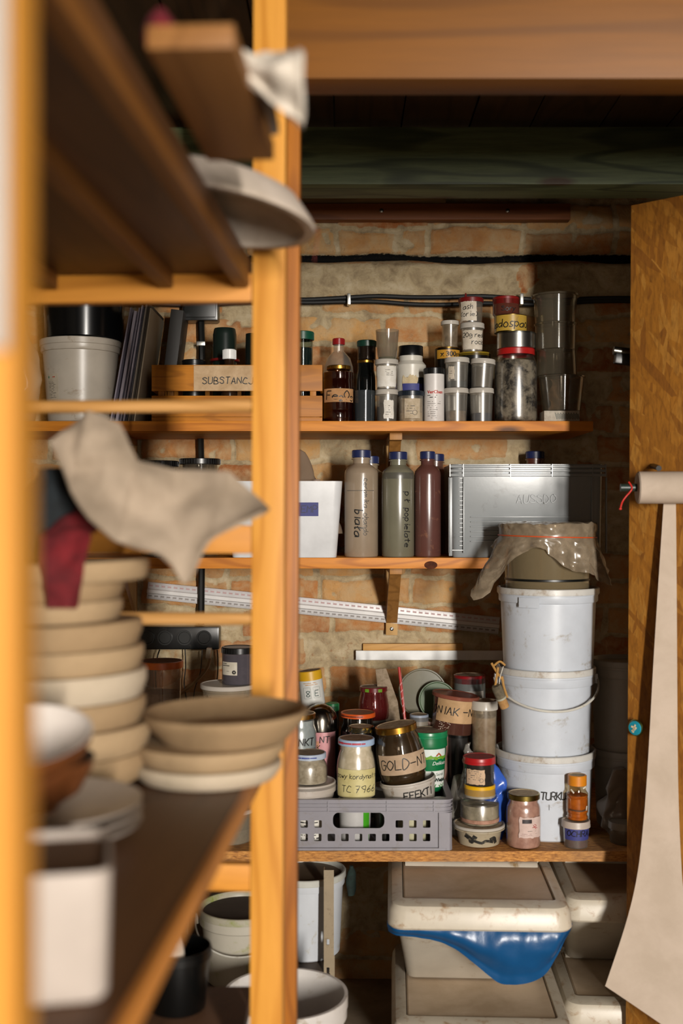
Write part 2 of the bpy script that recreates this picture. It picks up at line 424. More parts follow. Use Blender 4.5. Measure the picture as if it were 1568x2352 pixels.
def vessel(name, label, cat, px0, px1, pyt, zb, Y, prof, mat, lid=None, fill=None, group=None, rot=(0,0,0), ht=None,
           R=None, wall=.0013, open_top=True, body='body', seg=40, X=None, dX=0, bodylabel=None, solidtop=False):
    v = Vs(); v.R = R or (px1-px0)/2*Y/F; v.x = (X if X is not None else wx((px0+px1)/2, Y))+dX
    v.H = ht or (wz(pyt, Y)-zb); v.z = zb
    v.o = thing(name, label, cat, (v.x, Y, zb), rot, group)
    lh = 0
    if lid: lh = lid.get('h', .012)
    bh = v.H-(lh*lid.get('gap', .35) if lid else 0)
    v.bh = bh; P = [(r*v.R, z*bh) for r, z in prof]; v.P = P
    v.surf = lambda s, z, o, P=P: ((interp(P, z)+o)*math.sin(s/max(.001, interp(P, z))), -(interp(P, z)+o)*math.cos(s/max(.001, interp(P, z))), z)
    out = [(0, 0)]+P
    if solidtop: pr = out+[(0, bh)]
    else: pr = out+[(max(.001, r-wall), z) for r, z in reversed(P) if z > wall*2]+[(max(.001, P[0][0]-wall), wall*1.5), (0, wall*1.5)]
    v.body = obj(body, lathe(pr, seg), mat, v.o)
    if bodylabel: v.body['label'] = bodylabel
    if fill:
        lv, fm = fill[0]*bh, fill[1]; g = wall+.0007
        q = [(0, wall*1.5+.0006)]+[(max(.001, r-g), max(z, wall*1.5+.0006)) for r, z in P if z < lv]+[(interp(P, lv)-g, lv), ((interp(P, lv)-g)*.5, lv+.002), (0, lv+.001)]
        v.fill = obj(fill[2] if len(fill) > 2 else 'contents', lathe(q, seg), fm, v.o)
    if lid:
        lr = lid.get('r', 1.0)*v.R; z1 = v.H; z0 = z1-lh; dm = lid.get('dust'); b = min(.0015, lh*.2)
        ir = interp(P, min(bh, z0))+.0004
        rim = lid.get('rim', .0012)
        q = [(min(ir, lr*.97), z0), (lr-.0005, z0), (lr, z0+.0006)]
        if lid.get('skirt'): q += [(lr, z0+lh*.35), (lr*.985, z0+lh*.4), (lr*.985, z1-b)]
        else: q += [(lr, z1-b)]
        k = len(q)
        q += [(lr-b, z1), (lr-b-.003, z1), (lr-b-.004, z1-rim), (lr*.35, z1-rim*.7), (0, z1-rim*.7)]
        zi = max(bh+.0002, z1-rim-.0014)
        zi = min(zi, z1-rim-.0008)
        q += [(0, zi), (min(ir, lr*.97), zi), (min(ir, lr*.97), z0)]
        mis = [0]*(k+1)+[1]*3+[0]*10
        v.lid = obj('lid', lathe(q, seg, mis=mis), [lid['mat'], dm or lid['mat']], v.o)
        if lid.get('ribs'):
            bm = bmesh.new(); n = lid['ribs']
            for i in range(n):
                a = 2*PI*i/n; c = Matrix.Rotation(a, 4, 'Z')
                vs0 = len(bm.verts); box(bm, -.0006, .0006, -lr-.0007, -lr+.0006, z0+.001, z1-.002)
                bm.verts.ensure_lookup_table()
                bmesh.ops.transform(bm, matrix=c, verts=bm.verts[vs0:])
            obj('grip_ribs', bm, lid['mat'], v.lid)
        if lid.get('text'):
            s2 = lambda s, z, o: ((lr+o)*math.sin(s/lr), -(lr+o)*math.cos(s/lr), z)
            printlines(v.lid, s2, -lr*1.2, lr*1.2, z0+lh*.2, z1-lh*.2, 1, lid['text'], seed=3, h=lh*.4, name='lid_print')
    return v
def lab(v, a, w, z0, z1, mat, name='label', **k):
    """paper label centred at angle a (deg), width w in m, between heights (fractions of body)"""
    s = R_(a)*v.R
    return patch(v.o, v.surf, s-w/2, s+w/2, z0*v.bh, z1*v.bh, mat, name, **k)
LIGHT1, LIGHT2, EXPO = 168, 5.5, 0.0
# ------------------------------------------------------------------ shared materials
INK = plastic('#12100e', .5, bump=0, var=0)
REDINK = plastic('#b03030', .5, bump=0, var=0)
GREYINK = plastic('#5a544c', .6, bump=0, var=0)
WHITEP = plastic('#d9dcdf', .36, .25, '#a08c70', 12)
WHITEP2 = plastic('#d6d0c4', .4, .5, '#8a6a4a', 14)
WHITEC = plastic('#e4e4e2', .33)
DUST = powder('#8f7c64', '#6b5a45', 40, .95, .6, .2)
DUSTL = powder('#b5a284', '#8a765c', 40, .95, .6, .2)
KRAFT = powder('#c0a482', '#a98c68', 30, .85, .6, .1)
PAPER = powder('#d3c9ba', '#b7ab98', 25, .8, .6, .05)
PAPERW = powder('#dcd9d2', '#c8c2b6', 25, .7, .6, .05)
GLASS = clear('#efece4', .95, .24)
CLEARP = clear('#e4dfd4', .94, .28, .045)
CLEARD = clear('#cfc0a8', .9, .26, .06, .18)
FROST = clear('#cfc9bd', .8, .22, .38)
LIDF = clear('#cfc8bd', .7, .25, .62)
GOLD = metalm('#b98a3a', .28, .25)
STEEL = metalm('#b8b8b4', .22)
DARKM = plastic('#0d0f0e', .35, bump=.04)
BLACKP = plastic('#0b0c0d', .3, .08, '#3a352e', 25)
BLUEC = plastic('#1d2752', .38)
BLUET = plastic('#373b7a', .6)
PINE_X = wood('pine_x', '#d38526', '#9c5610', 'x')
PINE_Z = wood('pine_z', '#d98b2c', '#a65c12', 'z', kn=.9)
PINE_Y = wood('pine_y', '#b9773a', '#7d4a1f', 'y')
PINE_DK = wood('pine_brown', '#5a3a22', '#3a2413', 'y', knots=True)
BEAMW = wood('beam_pine', '#7e4d0c', '#5c3607', 'x', .5)
GREENW = wood('green_stained_beam', '#6a7450', '#1a2217', 'x', .9)
DKPLANK = wood('dark_plank', '#8a4e22', '#5e3212', 'x', .8)

# ------------------------------------------------------------------ room
def make_wall():
    Y0 = 3.25; x0, x1, z0, z1 = -1.45, 1.95, -.02, H+.92
    st = .0065; nx = int((x1-x0)/st); nz = int((z1-z0)/st)
    ch = .0835; bl = .262
    verts = []; faces = []; mk = []; tn = []; so = []
    rnd = random.Random(4); offs = [rnd.uniform(0, bl) for _ in range(60)]
    # joints aligned to the course heights seen in the photograph (joint at y=1325)
    zr = wz(1325, Y0)
    tones = {}
    for j in range(nz+1):
        z = z0+(z1-z0)*j/nz
        for i in range(nx+1):
            x = x0+(x1-x0)*i/nx; p = Vector((x, 0, z))
            wv = noise.noise(p*4.0)*.016+noise.noise(p*17)*.008+noise.noise(p*45)*.0035
            wu = noise.noise(p*5.0+Vector((9, 9, 9)))*.016+noise.noise(p*21+Vector((5, 0, 0)))*.006
            zz = (zr-z)+wv+.012*noise.noise(Vector((x*1.3, 0, 3.3))); r = math.floor(zz/ch); fz = zz-r*ch
            xx = x+offs[int(r) % 60]+wu; c = math.floor(xx/bl); fx = xx-c*bl
            jw = .0085
            d = min(fz-jw, ch-fz-jw*.6, fx-jw*.9, bl-fx-jw*.9)
            key = (int(r), int(c))
            if key not in tones: tones[key] = (rnd.random(), rnd.uniform(-.003, .004), rnd.random())
            t, dd, sm = tones[key]
            m = max(0, min(1, d/.006+.5))
            smear = noise.noise(p*9+Vector((3, 3, 3)))*.5+.5+(noise.noise(p*40)*.25)
            if smear > .62: m *= max(0, 1-(smear-.62)*5)
            if sm > .80: m *= .35
            dep = m*(.009+dd)+noise.noise(p*30)*.0022+noise.noise(p*70)*.0012
            h = z-H
            # thick mortar ledge and the black gap above it
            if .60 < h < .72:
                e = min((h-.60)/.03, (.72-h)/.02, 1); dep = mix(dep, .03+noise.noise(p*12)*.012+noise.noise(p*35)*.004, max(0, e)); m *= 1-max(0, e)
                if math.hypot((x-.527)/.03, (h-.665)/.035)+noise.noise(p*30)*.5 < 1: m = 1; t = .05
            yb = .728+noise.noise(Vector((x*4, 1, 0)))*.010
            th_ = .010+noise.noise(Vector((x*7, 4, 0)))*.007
            gap_black = max(0, min(1, (th_-abs(h-yb))/.012+.5)) if x > -.3 else 0
            if gap_black: dep = mix(dep, -.025, gap_black); m *= 1-gap_black
            so.append(gap_black)
            verts.append((x, Y0-dep, z)); mk.append(m); tn.append(t)
    for j in range(nz):
        for i in range(nx):
            a = j*(nx+1)+i; faces.append((a, a+1, a+nx+2, a+nx+1))
    me = bpy.data.meshes.new('wall_back'); me.from_pydata(verts, [], faces)
    a = me.attributes.new('brick', 'FLOAT', 'POINT'); a.data.foreach_set('value', mk)
    a = me.attributes.new('tone', 'FLOAT', 'POINT'); a.data.foreach_set('value', tn)
    a = me.attributes.new('gap_black', 'FLOAT', 'POINT'); a.data.foreach_set('value', so)
    n = NT('old_brick_wall'); st_ = n.n('ShaderNodeAttribute', attribute_name='gap_black')
    at = n.n('ShaderNodeAttribute', attribute_name='brick'); to = n.n('ShaderNodeAttribute', attribute_name='tone')
    f1 = n.noise(22, 8, .65, dist=.4); f2 = n.noise(75, 6, .7); f3 = n.noise(6, 5, .6)
    bc = n.ramp(to.outputs['Fac'], [(0, srgb('#985a34')), (.3, srgb('#b57a48')), (.6, srgb('#bd8c58')), (.85, srgb('#c79a62')), (1, srgb('#a86c42'))])
    bc = n.mixc(n.ramp(f1, [(.38, (0,0,0)), (.62, (.85,.85,.85))]), bc, srgb('#bfa27a'))
    bc = n.mixc(n.ramp(f3, [(.5, (0,0,0)), (.72, (.6,.6,.6))]), bc, srgb('#8a5636'))
    mc = n.ramp(f1, [(.3, srgb('#8f7d62')), (.5, srgb('#b7a482')), (.7, srgb('#cbbb9d'))])
    ad = n.n('ShaderNodeMath', operation='MULTIPLY_ADD'); n.l(f2, ad.inputs[0]); ad.inputs[1].default_value = .9; ad.inputs[2].default_value = -.45
    s = n.n('ShaderNodeMath', operation='ADD'); n.l(at.outputs['Fac'], s.inputs[0]); n.l(ad.outputs[0], s.inputs[1])
    c = n.mixc(n.ramp(s.outputs[0], [(.38, (0,0,0)), (.6, (1,1,1))]), mc, bc)
    # the gap's black is painted into the wall colour
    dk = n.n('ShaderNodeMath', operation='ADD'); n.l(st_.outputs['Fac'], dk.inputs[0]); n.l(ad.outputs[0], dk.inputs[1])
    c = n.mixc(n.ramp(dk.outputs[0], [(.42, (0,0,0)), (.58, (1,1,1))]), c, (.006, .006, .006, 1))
    c = n.mixc(n.ramp(f2, [(.60, (0,0,0)), (.78, (.6,.6,.6))]), c, srgb('#6a5138'))
    n.col(c); n.rough(.92); n.b.inputs['Specular IOR Level'].default_value = .15
    hh = n.n('ShaderNodeMath', operation='ADD'); n.l(f1, hh.inputs[0]); n.l(f2, hh.inputs[1])
    n.bump(hh.outputs[0], .8, .006)
    me.materials.append(n.m)
    o = bpy.data.objects.new('wall_back', me); C.objects.link(o); struct(o)
    me.polygons.foreach_set('use_smooth', [True]*len(me.polygons))
make_wall()
PLAST = powder('#4a3c2c', '#382c1f', 3, .9, .6, .3)
struct(obj('wall_right', bx(1.95, 2.02, -4.0, 3.3, 0, H+.96), PLAST))
struct(obj('wall_left', bx(-1.52, -1.45, -4.0, 3.3, 0, H+.96), powder('#6e604c', '#5c4f3d', 3, .9, .6, .3)))
struct(obj('wall_front', bx(-1.52, 2.02, -4.07, -4.0, 0, H+.96), PLAST))
struct(obj('floor', bx(-1.52, 2.02, -4.07, 3.35, FLOOR-.06, FLOOR), powder('#93826c', '#766752', 8, .85, .6, .3)))
# ceiling of dark boards laid side by side
bm = bmesh.new(); x = -1.52
rr = random.Random(3)
while x < 2.0:
    w = rr.uniform(.13, .17); box(bm, x, min(x+w-.004, 2.02), -4.07, 3.35, H+.905+rr.uniform(0, .004), H+.945); x += w
box(bm, -1.52, 2.02, -4.07, 3.35, H+.946, H+.955)
struct(obj('ceiling', bm, wood('ceiling_board', '#4a3520', '#2c1e11', 'y', .8)))
# green stained ceiling joist
g = obj('ceiling_joist', bx(-1.45, 1.94, 2.6, 2.72, H+.752, H+.886, bev=.006), GREENW)
tag(g, 'dark green stained timber joist under the ceiling boards, its grain lit along the bottom', 'beam')
# plank and thin batten along the top of the wall
pl = obj('wall_plank', bx(-1.4, wx(1306, 3.23), 3.205, 3.247, H+.828, H+.874, bev=.002), DKPLANK)
tag(pl, 'brown plank screwed flat along the brick wall just under the green joist', 'plank')
for px in (876, 1166):
    a = obj('screw', lathe([(0,0),(.005,0),(.006,.002),(.003,.004),(0,.004)], 12), STEEL, pl, loc=(wx(px, 3.2), 3.205, wz(483, 3.2)), rot=(R_(90), 0, 0))
bt = obj('thin_batten', bx(-1.3, wx(1025, 3.19), 3.212, 3.240, H+.8745, H+.892), wood('batten', '#a08058', '#7a5f40', 'x'))
tag(bt, 'thin pale batten lying along the top of the brown wall plank', 'batten')

# ------------------------------------------------------------------ cables
cb = thing('wall_cable', 'pair of black cables clipped along the brick wall above the top shelf', 'cable', (0, 3.2, wz(688, 3.2)))
for k, dz in ((0, .007), (1, -.007)):
    pts = [(x/10, .012+k*.004+.003*math.sin(x*1.3), dz+.004*math.sin(x*.7+k*2)+.003*math.sin(x*1.9)) for x in range(-14, 14)]
    obj('cable_strand', tube(spline(pts, 4), .0065, 8), plastic('#0a0b0b', .65, bump=.02), cb)
for px in (801, 1198, 160):
    bm = bx(-.005, .005, -.012, .02, -.0155, .0155, bev=.002)
    obj('cable_clip', bm, metalm('#d8d8d2', .35), cb, loc=(wx(px, 3.19), 0, 0))
jb = thing('junction_box', 'black junction box on the wall above the wooden crate, cable running down from it', 'electrical box', (wx(462, 3.2), 3.2, wz(740, 3.2)))
obj('box_body', bx(-.05, .05, -.03, .025, 0, .10, bev=.005), BLACKP, jb)
obj('box_cover', bx(-.044, .044, -.036, -.03, .008, .092, bev=.002), DARKM, jb)
dc = obj('down_cable', tube(spline([(0, .0, 0), (.002, .0, -.1), (-.003, .0, -.25), (0, .0, -.4), (.002, 0, -.6), (0, 0, -.855)], 5), .0095, 8), DARKM, jb)
obj('cable_clip', bx(-.012, .012, -.012, .018, -.006, .006, bev=.002), metalm('#d8d8d2', .35), jb, loc=(0, 0, wz(790, 3.2)-wz(740, 3.2)))

# ------------------------------------------------------------------ wall shelves and brackets
Z1 = wz(967, 2.9); Z2 = wz(1281, 2.9); Z3 = wz(1955, 2.88)
s1 = obj('wall_shelf', bx(-.90, wx(1362, 2.9), 2.9, 3.235, Z1-.026, Z1, bev=.0015), PINE_X)
tag(s1, 'upper pine wall shelf holding the wooden crate, jars and clear cups', 'shelf')
s2 = obj('wall_shelf', bx(-.90, wx(1372, 2.9), 2.9, 3.235, Z2-.028, Z2, bev=.0015), PINE_X)
tag(s2, 'lower pine wall shelf holding three tall bottles and a grey plastic crate', 'shelf')
obj('shelf_knot', lathe([(0,0),(.017,0),(.0165,.0006),(0,.0007)], 20, sx=1, sy=.6), powder('#54280f', '#3a1a0a', 60, .95), s2, loc=(wx(989, 2.9), 2.9, wz(1298, 2.9)), rot=(R_(90), 0, R_(0)))
BRK = wood('bracket_wood', '#a8763c', '#7e5526', 'z'); 
for px, zt, nm in ((900, Z1-.0262, 'pine bracket under the upper shelf, behind the tall bottles'), (900, Z2-.0282, 'pine bracket under the lower shelf with a screw at its foot, crossing the ruler'),
                   (297, Z1-.0262, 'pine bracket under the upper shelf at left, beside the black lidded jars'), (297, Z2-.0282, 'pine bracket at left whose foot shows beside the power strip')):
    b = thing('shelf_bracket', nm, 'shelf bracket', (wx(px, 3.2), 3.236, zt))
    w = .0165
    obj('top_arm', bx(-w, w, -.27, 0, -.018, 0, bev=.001), BRK, b)
    L_ = .205
    obj('wall_arm', bx(-w, w, -.018, 0, -L_, -.0182, bev=.001), wood('bracket_pale', '#cfa76c', '#a98048', 'z'), b)
    br = loft([[(-w+.001, -.235, -.0185), (-w+.001, -.18, -.0185), (-w+.001, -.0185, -L_+.06), (-w+.001, -.0185, -L_+.035)],
               [(w-.001, -.235, -.0185), (w-.001, -.18, -.0185), (w-.001, -.0185, -L_+.06), (w-.001, -.0185, -L_+.035)]])
    bmesh.ops.recalc_face_normals(br, faces=br.faces)
    obj('diagonal_brace', br, BRK, b)
    obj('screw', lathe([(0,0),(.006,0),(.0055,.002),(.002,.003),(.002,.001),(0,.001)], 14), STEEL, b, loc=(0, -.018, -L_+.018), rot=(R_(90), 0, 0))
# the deep worktop: its front edge comes well forward of the wall shelves
W0 = Vector((0, 2.88, Z3)); W1 = Vector((0, 2.88*K, H+(Z3-H)*K))
s3 = obj('particle_board_shelf', bx(-1.0, 1.32, W1.y, 3.235, W1.z-.024, W1.z), [particle()])
tag(s3, 'thick particle board worktop under the grey crate and the white bucket tower', 'shelf')

# ------------------------------------------------------------------ rulers and white bar on the wall
ang = -math.atan2(1420-1373, 1145-680)
ru = thing('long_ruler', 'long aluminium ruler hung slanting across the brick wall behind the bracket', 'ruler', (wx(740, 3.222), 3.222, wz(1396, 3.222)), (0, -ang, 0))
AL = plastic('#c6c4c4', .35, 0, bump=.03, metal=0); 
obj('ruler_blade', bx(-.50, .505, -.004, .004, -.024, .024, bev=.001), AL, ru)
obj('grip_ridge', loft([[(x, -.0042, -.009), (x, -.010, -.006), (x, -.010, .003), (x, -.0042, .006)] for x in (-.50, .505)]), plastic('#d6d4d2', .4, bump=.02), ru)
bm = bmesh.new(); bm2 = bmesh.new(); sf = flat(0, -.004, 0)
k = 0; x = -.49
while x < .5:
    ribbon(bm, [[(x-.004, .0145), (x+.003, .0145)]], sf, .0045, .0002)
    ribbon(bm2, [[(x-.004, -.0145), (x+.003, -.0145)]], sf, .0045, .0002); x += .0175
x = -.495
while x < .5:
    for sg, b in ((1, bm), (-1, bm2)):
        l = .004 if k % 5 else .006
        ribbon(b, [[(x, sg*.0235), (x, sg*(.0235-l))]], sf, .0006, .0002)
    x += .0035; k += 1
obj('red_scale', bm, plastic('#b59696', .6, bump=0), ru, smooth=0); obj('black_scale', bm2, plastic('#8a8480', .6, bump=0), ru, smooth=0)
wb = thing('white_rail', 'short white metal rail fixed level on the bricks under the slanting ruler', 'rail', (wx(983, 3.222), 3.222, wz(1505, 3.222)))
me = plate([(-.205, -.0125), (.21, -.0125), (.21, .0125), (-.205, .0125)], [], .008, .001)
obj('rail_face', me, WHITEC, wb, rot=(R_(90), 0, 0))
obj('rail_back', bx(-.2055, -.203, .004, .0135, -.0135, .0135), DARKM, wb)
yb = obj('wood_shim', bx(wx(833, 3.235), wx(1062, 3.235), 3.228, 3.246, wz(1496, 3.235), wz(1478, 3.235), bev=.002), wood('shim', '#c99a58', '#b08040', 'x'))
tag(yb, 'thin yellowish wood shim set in the bricks just above the white rail', 'wood strip')

# ------------------------------------------------------------------ front beam on its post
bp = thing('timber_frame', 'heavy pine beam across the top on its upright, close to the camera', 'timber frame', (wx(650, 1.6), 1.6, 0))
obj('beam', bx(0.0, 1.6, 0, .066, wz(180, 1.6), H+.90, bev=.003), BEAMW, bp)
obj('upright', bx(-.025, .0235, .012, .072, FLOOR, wz(181, 1.6), bev=.002), wood('upright_pine', '#b26c18', '#7a420a', 'z'), bp, rot=(0, R_(.25), 0), loc=(-.009, 0, 0))

# ------------------------------------------------------------------ chipboard door panel and paper roll on the right
an = math.atan2(-.25, .26)
pn = obj('flake_board_panel', bx(0, .62, 0, .02, FLOOR, wz(475, 2.5), bev=.001), osb(), loc=(wx(1434, 2.5), 2.5, 0), rot=(0, R_(.42), an))
tag(pn, 'tall flake board panel standing open at the right, paper roll hung in front of it', 'board')
def onp(px, d=0):
    """x,y of a point seen at px, d in front of the panel"""
    dx, dy = math.cos(an), math.sin(an); nx_, ny_ = dy, -dx
    ax, ay = wx(1434, 2.5)+nx_*d, 2.5+ny_*d; t = (px-CX)/F
    s = (ax-t*ay)/(t*dy-dx); return ax+dx*s, ay+dy*s
# turquoise knob
kx, ky = onp(1462, .012)
kn = thing('drawer_knob', 'small round turquoise ceramic knob painted with a pale figure on the flake board', 'knob', (kx, ky, wz(1671, ky)), (R_(90), 0, an))
obj('knob_rim', lathe([(0,-.012),(.008,-.012),(.008,0),(.016,.001),(.0185,.005),(.017,.008),(.0155,.0085),(0,.0085)], 28), metalm('#8a9a5a', .35), kn)
obj('knob_face', lathe([(0,.0086),(.0155,.0086),(.014,.0105),(0,.012)], 28), plastic('#1f8aa0', .2), kn)
bm = bmesh.new(); sfk = lambda s, t, o: (s, t, .0118+o)
ribbon(bm, [[(-.002,-.008),(0,0),(.003,.007)],[(-.005,.003),(.005,.001)],[(-.004,-.006),(.002,-.002)]], sfk, .004)
obj('painted_figure', bm, plastic('#d8c8a8', .4), kn, smooth=0)
# roll
rx, ry = onp(1462, .075)
RR = 37*ry/F
rl = thing('paper_roll', 'roll of pale brown paper on a rod, its free end hanging down the flake board', 'paper roll', (rx, ry, wz(1120, ry)), (0, 0, R_(-4)))
PR = powder('#b9a999', '#ad9d8c', 10, .85, .6, .05)
obj('roll', lathe([(0,0),(.012,0),(.0125,.0005),(RR-.003,.0005),(RR,.003),(RR,.5),(0,.5)], 40), PR, rl, rot=(0, R_(90), 0))
obj('rod', tube([(-.034, 0, 0), (.6, 0, 0)], .0085, 12), plastic('#23302a', .4), rl)
obj('red_string', tube(spline([(-.018,-.006,.012),(-.012,-.0105,.0),(-.016,-.011,-.009),(-.024,-.012,-.018),(-.032,-.011,-.030),(-.036,-.010,-.044)], 6), .0018, 6), plastic('#c8281c', .6), rl)
obj('string_knot', lathe([(0,-.003),(.003,-.0015),(.003,.0015),(0,.003)], 10), plastic('#c8281c', .6), rl, loc=(-.036, -.010, -.045))
bkx = [(.062, 0), (.45, 0)]
obj('rod_bracket', tube(spline([(.045, .078, .05), (.045, .05, .047), (.045, .01, .043), (.045, -.004, .0405)], 4), .006, 8), DARKM, rl)
# hanging sheet: left edge follows the sag seen in the photograph; it curls toward the viewer
edge = spline([(1525, 1130), (1512, 1330), (1500, 1530), (1488, 1760), (1478, 1900), (1464, 2020), (1438, 2130), (1392, 2270)], 5)
def sheetfn(u, v):
    k = v*(len(edge)-1); i = min(int(k), len(edge)-2); t = k-i
    ex, ey = mix(edge[i][0], edge[i+1][0], t), mix(edge[i][1], edge[i+1][1], t)
    Yd = ry+.02-.02*v-.16*max(0, v-.72)**1.3*2.2
    X = wx(ex, Yd); Z = wz(ey, Yd)
    X2 = X+u*.34; bot = -.21*u*max(0, v-.55)/.45*1.0
    curl = -.10*max(0, v-.7)*u
    return (X2-rx, Yd+curl+.012*math.sin(u*5+v*2)*v-ry, Z+bot-wz(1120, ry))
obj('hanging_sheet', sheet(sheetfn, 18, 36, .0009), PR, rl, rot=(0, 0, R_(4)))
# chrome lamp neck poking out behind the panel
ch = thing('metal_torch', 'chrome metal tube end sticking out from behind the flake board', 'torch', (wx(1457, 2.55), 2.55, wz(812, 2.55)), (0, R_(98), 0)); ch.scale = (.8, .8, .8)
obj('tube', lathe([(0,-.06),(.012,-.06),(.0125,-.035),(.013,-.03),(.013,-.012),(.0145,-.011),(.0145,-.006),(.013,-.005),(.013,.04),(0,.04)], 28), metalm('#6a6862', .3), ch)
obj('grip', bx(-.0, .03, -.014, .012, -.055, .09, bev=.004), BLACKP, ch, loc=(.006, 0, 0))
# ================================================================== UPPER SHELF
T = Z1+.0005
# wooden crate
CR = wood('crate_wood', '#c07a20', '#8f5612', 'x', 1.2, knots=True); CRZ = wood('crate_wood_z', '#b9782c', '#8f5a1c', 'z', 1.2)
cy0, cy1 = 2.915, 3.10; cx0, cx1 = wx(348, cy0), wx(740, cy0); hh = wz(838, cy0)-T
cr = thing('wooden_crate', 'slatted pine crate with a paper name strip on the upper shelf', 'crate', ((cx0+cx1)/2, cy0, T))
hw = (cx1-cx0)/2
def slat(z0, z1, y, t=.006): obj('slat', bx(-hw, hw, y, y+t, z0, z1, bev=.0008), CR, cr)
for y in (0, cy1-cy0-.006):
    slat(.012, .066, y); slat(.078, hh, y)
    obj('bottom_slat', bx(-hw, hw, y, y+.006, 0, .0105, bev=.0006), CR, cr)
for sx in (-1, 1):
    for (z0, z1) in ((.012, .066), (.078, hh)):
        obj('end_slat', bx(sx*hw-.006 if sx > 0 else -hw, hw if sx > 0 else -hw+.006, .0065, cy1-cy0-.0065, z0, z1, bev=.0008), CR, cr)
    for y in (.0065, cy1-cy0-.0225):
        obj('corner_post', bx(sx*(hw-.024)-.008, sx*(hw-.024)+.008, y, y+.016, .0, hh-.003, bev=.0008), CRZ, cr)
obj('floor_board', bx(-hw+.007, hw-.007, .007, cy1-cy0-.007, .0108, .0155), CR, cr)
sf = flat(0, 0, 0)
lb = patch(cr, sf, wx(445, cy0)-cr.location.x, wx(640, cy0)-cr.location.x, .0785, hh-.0015, KRAFT, 'paper_label')
write(lb, 'SUBSTANCJE', sf, .0165, wx(529, cy0)-cr.location.x, .105, w=.0024, jit=.03, gap=.28)
bt = CI = T+.016
# things inside the crate
vessel('dark_lidded_jar', 'low dark jar with a black lid peeking over the left of the wooden crate', 'jar', 418, 472, 828, CI, 3.02, POT, DARKM, dict(h=.012, mat=BLACKP))
DGREEN = plastic('#0f241d', .35)
vv = vessel('dark_green_cup', 'tall dark green upturned cup standing in the wooden crate', 'cup', 487, 545, 755, CI, 3.06, [(1, 0), (1, .45), (.96, .5), (.93, .93), (.85, .99), (.8, 1)], plastic('#16211c', .3), solidtop=True)
obj('red_ring', lathe([(vv.R*1.0, 0), (vv.R+.006, .001), (vv.R+.006, .007), (vv.R*1.0, .008), (vv.R, 0)], 32), plastic('#6a1512', .4), vv.o, loc=(0, 0, wz(832, 3.06)-CI))
v = vessel('dropper_bottle', 'small brown bottle with a white cap in front of the dark green cup', 'bottle', 508, 545, 803, CI, 2.955, [(.95, 0), (1, .03), (1, .72), (.7, .82), (.62, .84), (.62, 1)], plastic('#2a1a10', .15), dict(h=.026, mat=WHITEC, r=.82, gap=.9, ribs=26), solidtop=True)
vessel('dark_cup', 'dark upturned cup behind the post, right of the dark green one', 'cup', 560, 615, 768, CI, 3.05, [(1, 0), (.85, 1)], plastic('#131a16', .35), solidtop=True)
vessel('green_lidded_jar', 'dark jar with a dark green lid at the right end of the wooden crate', 'jar', 668, 720, 763, CI, 3.02, CUP, clear('#9fb8b0', .9, .05), dict(h=.022, mat=plastic('#0e4a36', .35), r=1.03, ribs=40), (.84, plastic('#06282a', .12)))

# bag at the far left
def bagfn(cxw, Y, z0, ww, hh, dep, sd, fr=9, amp=.02, peak=0):
    def f(u, v):
        a = u*2*PI; taper = (.35+.65*math.sin(PI*min(1, v*1.0+.08))**.6) if not peak else (.06+.96*(1-v)**.75)
        p = Vector((math.sin(a)*ww*taper, -math.cos(a)*dep*taper, z0+v*hh))
        n_ = noise.noise_vector(Vector((p.x*fr+sd, p.y*fr, p.z*fr)))*amp+noise.noise_vector(Vector((p.x*fr*3+sd, p.y*fr*3, p.z*fr*3)))*amp*.6
        p.x += peak*v*ww
        return Vector((cxw, Y, 0))+p+n_*(1 if not peak else .55)
    return f
def bag(name, label, cat, X, Y, z0, w, h, d, m, sd=1, amp=.02, fr=9, parent=None, group=None, peak=0):
    f = bagfn(0, 0, 0, w, h, d, sd, fr, amp, peak); nu, nv = 40, 22
    bm = bmesh.new(); rows = []
    for j in range(nv+1): rows.append([bm.verts.new(f(i/nu, j/nv)) for i in range(nu)])
    for a, b in zip(rows, rows[1:]):
        for i in range(nu): bm.faces.new((a[i], a[(i+1) % nu], b[(i+1) % nu], b[i]))
    cs = []
    for r, fl in ((rows[0], True), (rows[-1], False)):
        c = bm.verts.new(sum((q.co for q in r), Vector())/nu+Vector((0, 0, 0)))
        for i in range(nu): bm.faces.new((r[(i+1) % nu], r[i], c) if fl else (r[i], r[(i+1) % nu], c))
    zm = min(q.co.z for q in bm.verts)
    for q in bm.verts: q.co.z = max(q.co.z, zm+h*.05)
    zm = min(q.co.z for q in bm.verts)
    for q in bm.verts: q.co.z -= zm
    o = obj(name, bm, m, parent, loc=(X, Y, z0), smooth=80)
    if parent is None: tag(o, label, cat, group)
    return o
bag('plastic_bag', 'crumpled milky plastic bag at the far left end of the upper shelf', 'bag', wx(36, 2.99), 2.99, T, .060, .30, .05, clear('#c8b8a0', .8, .2, .7), 3, .022)

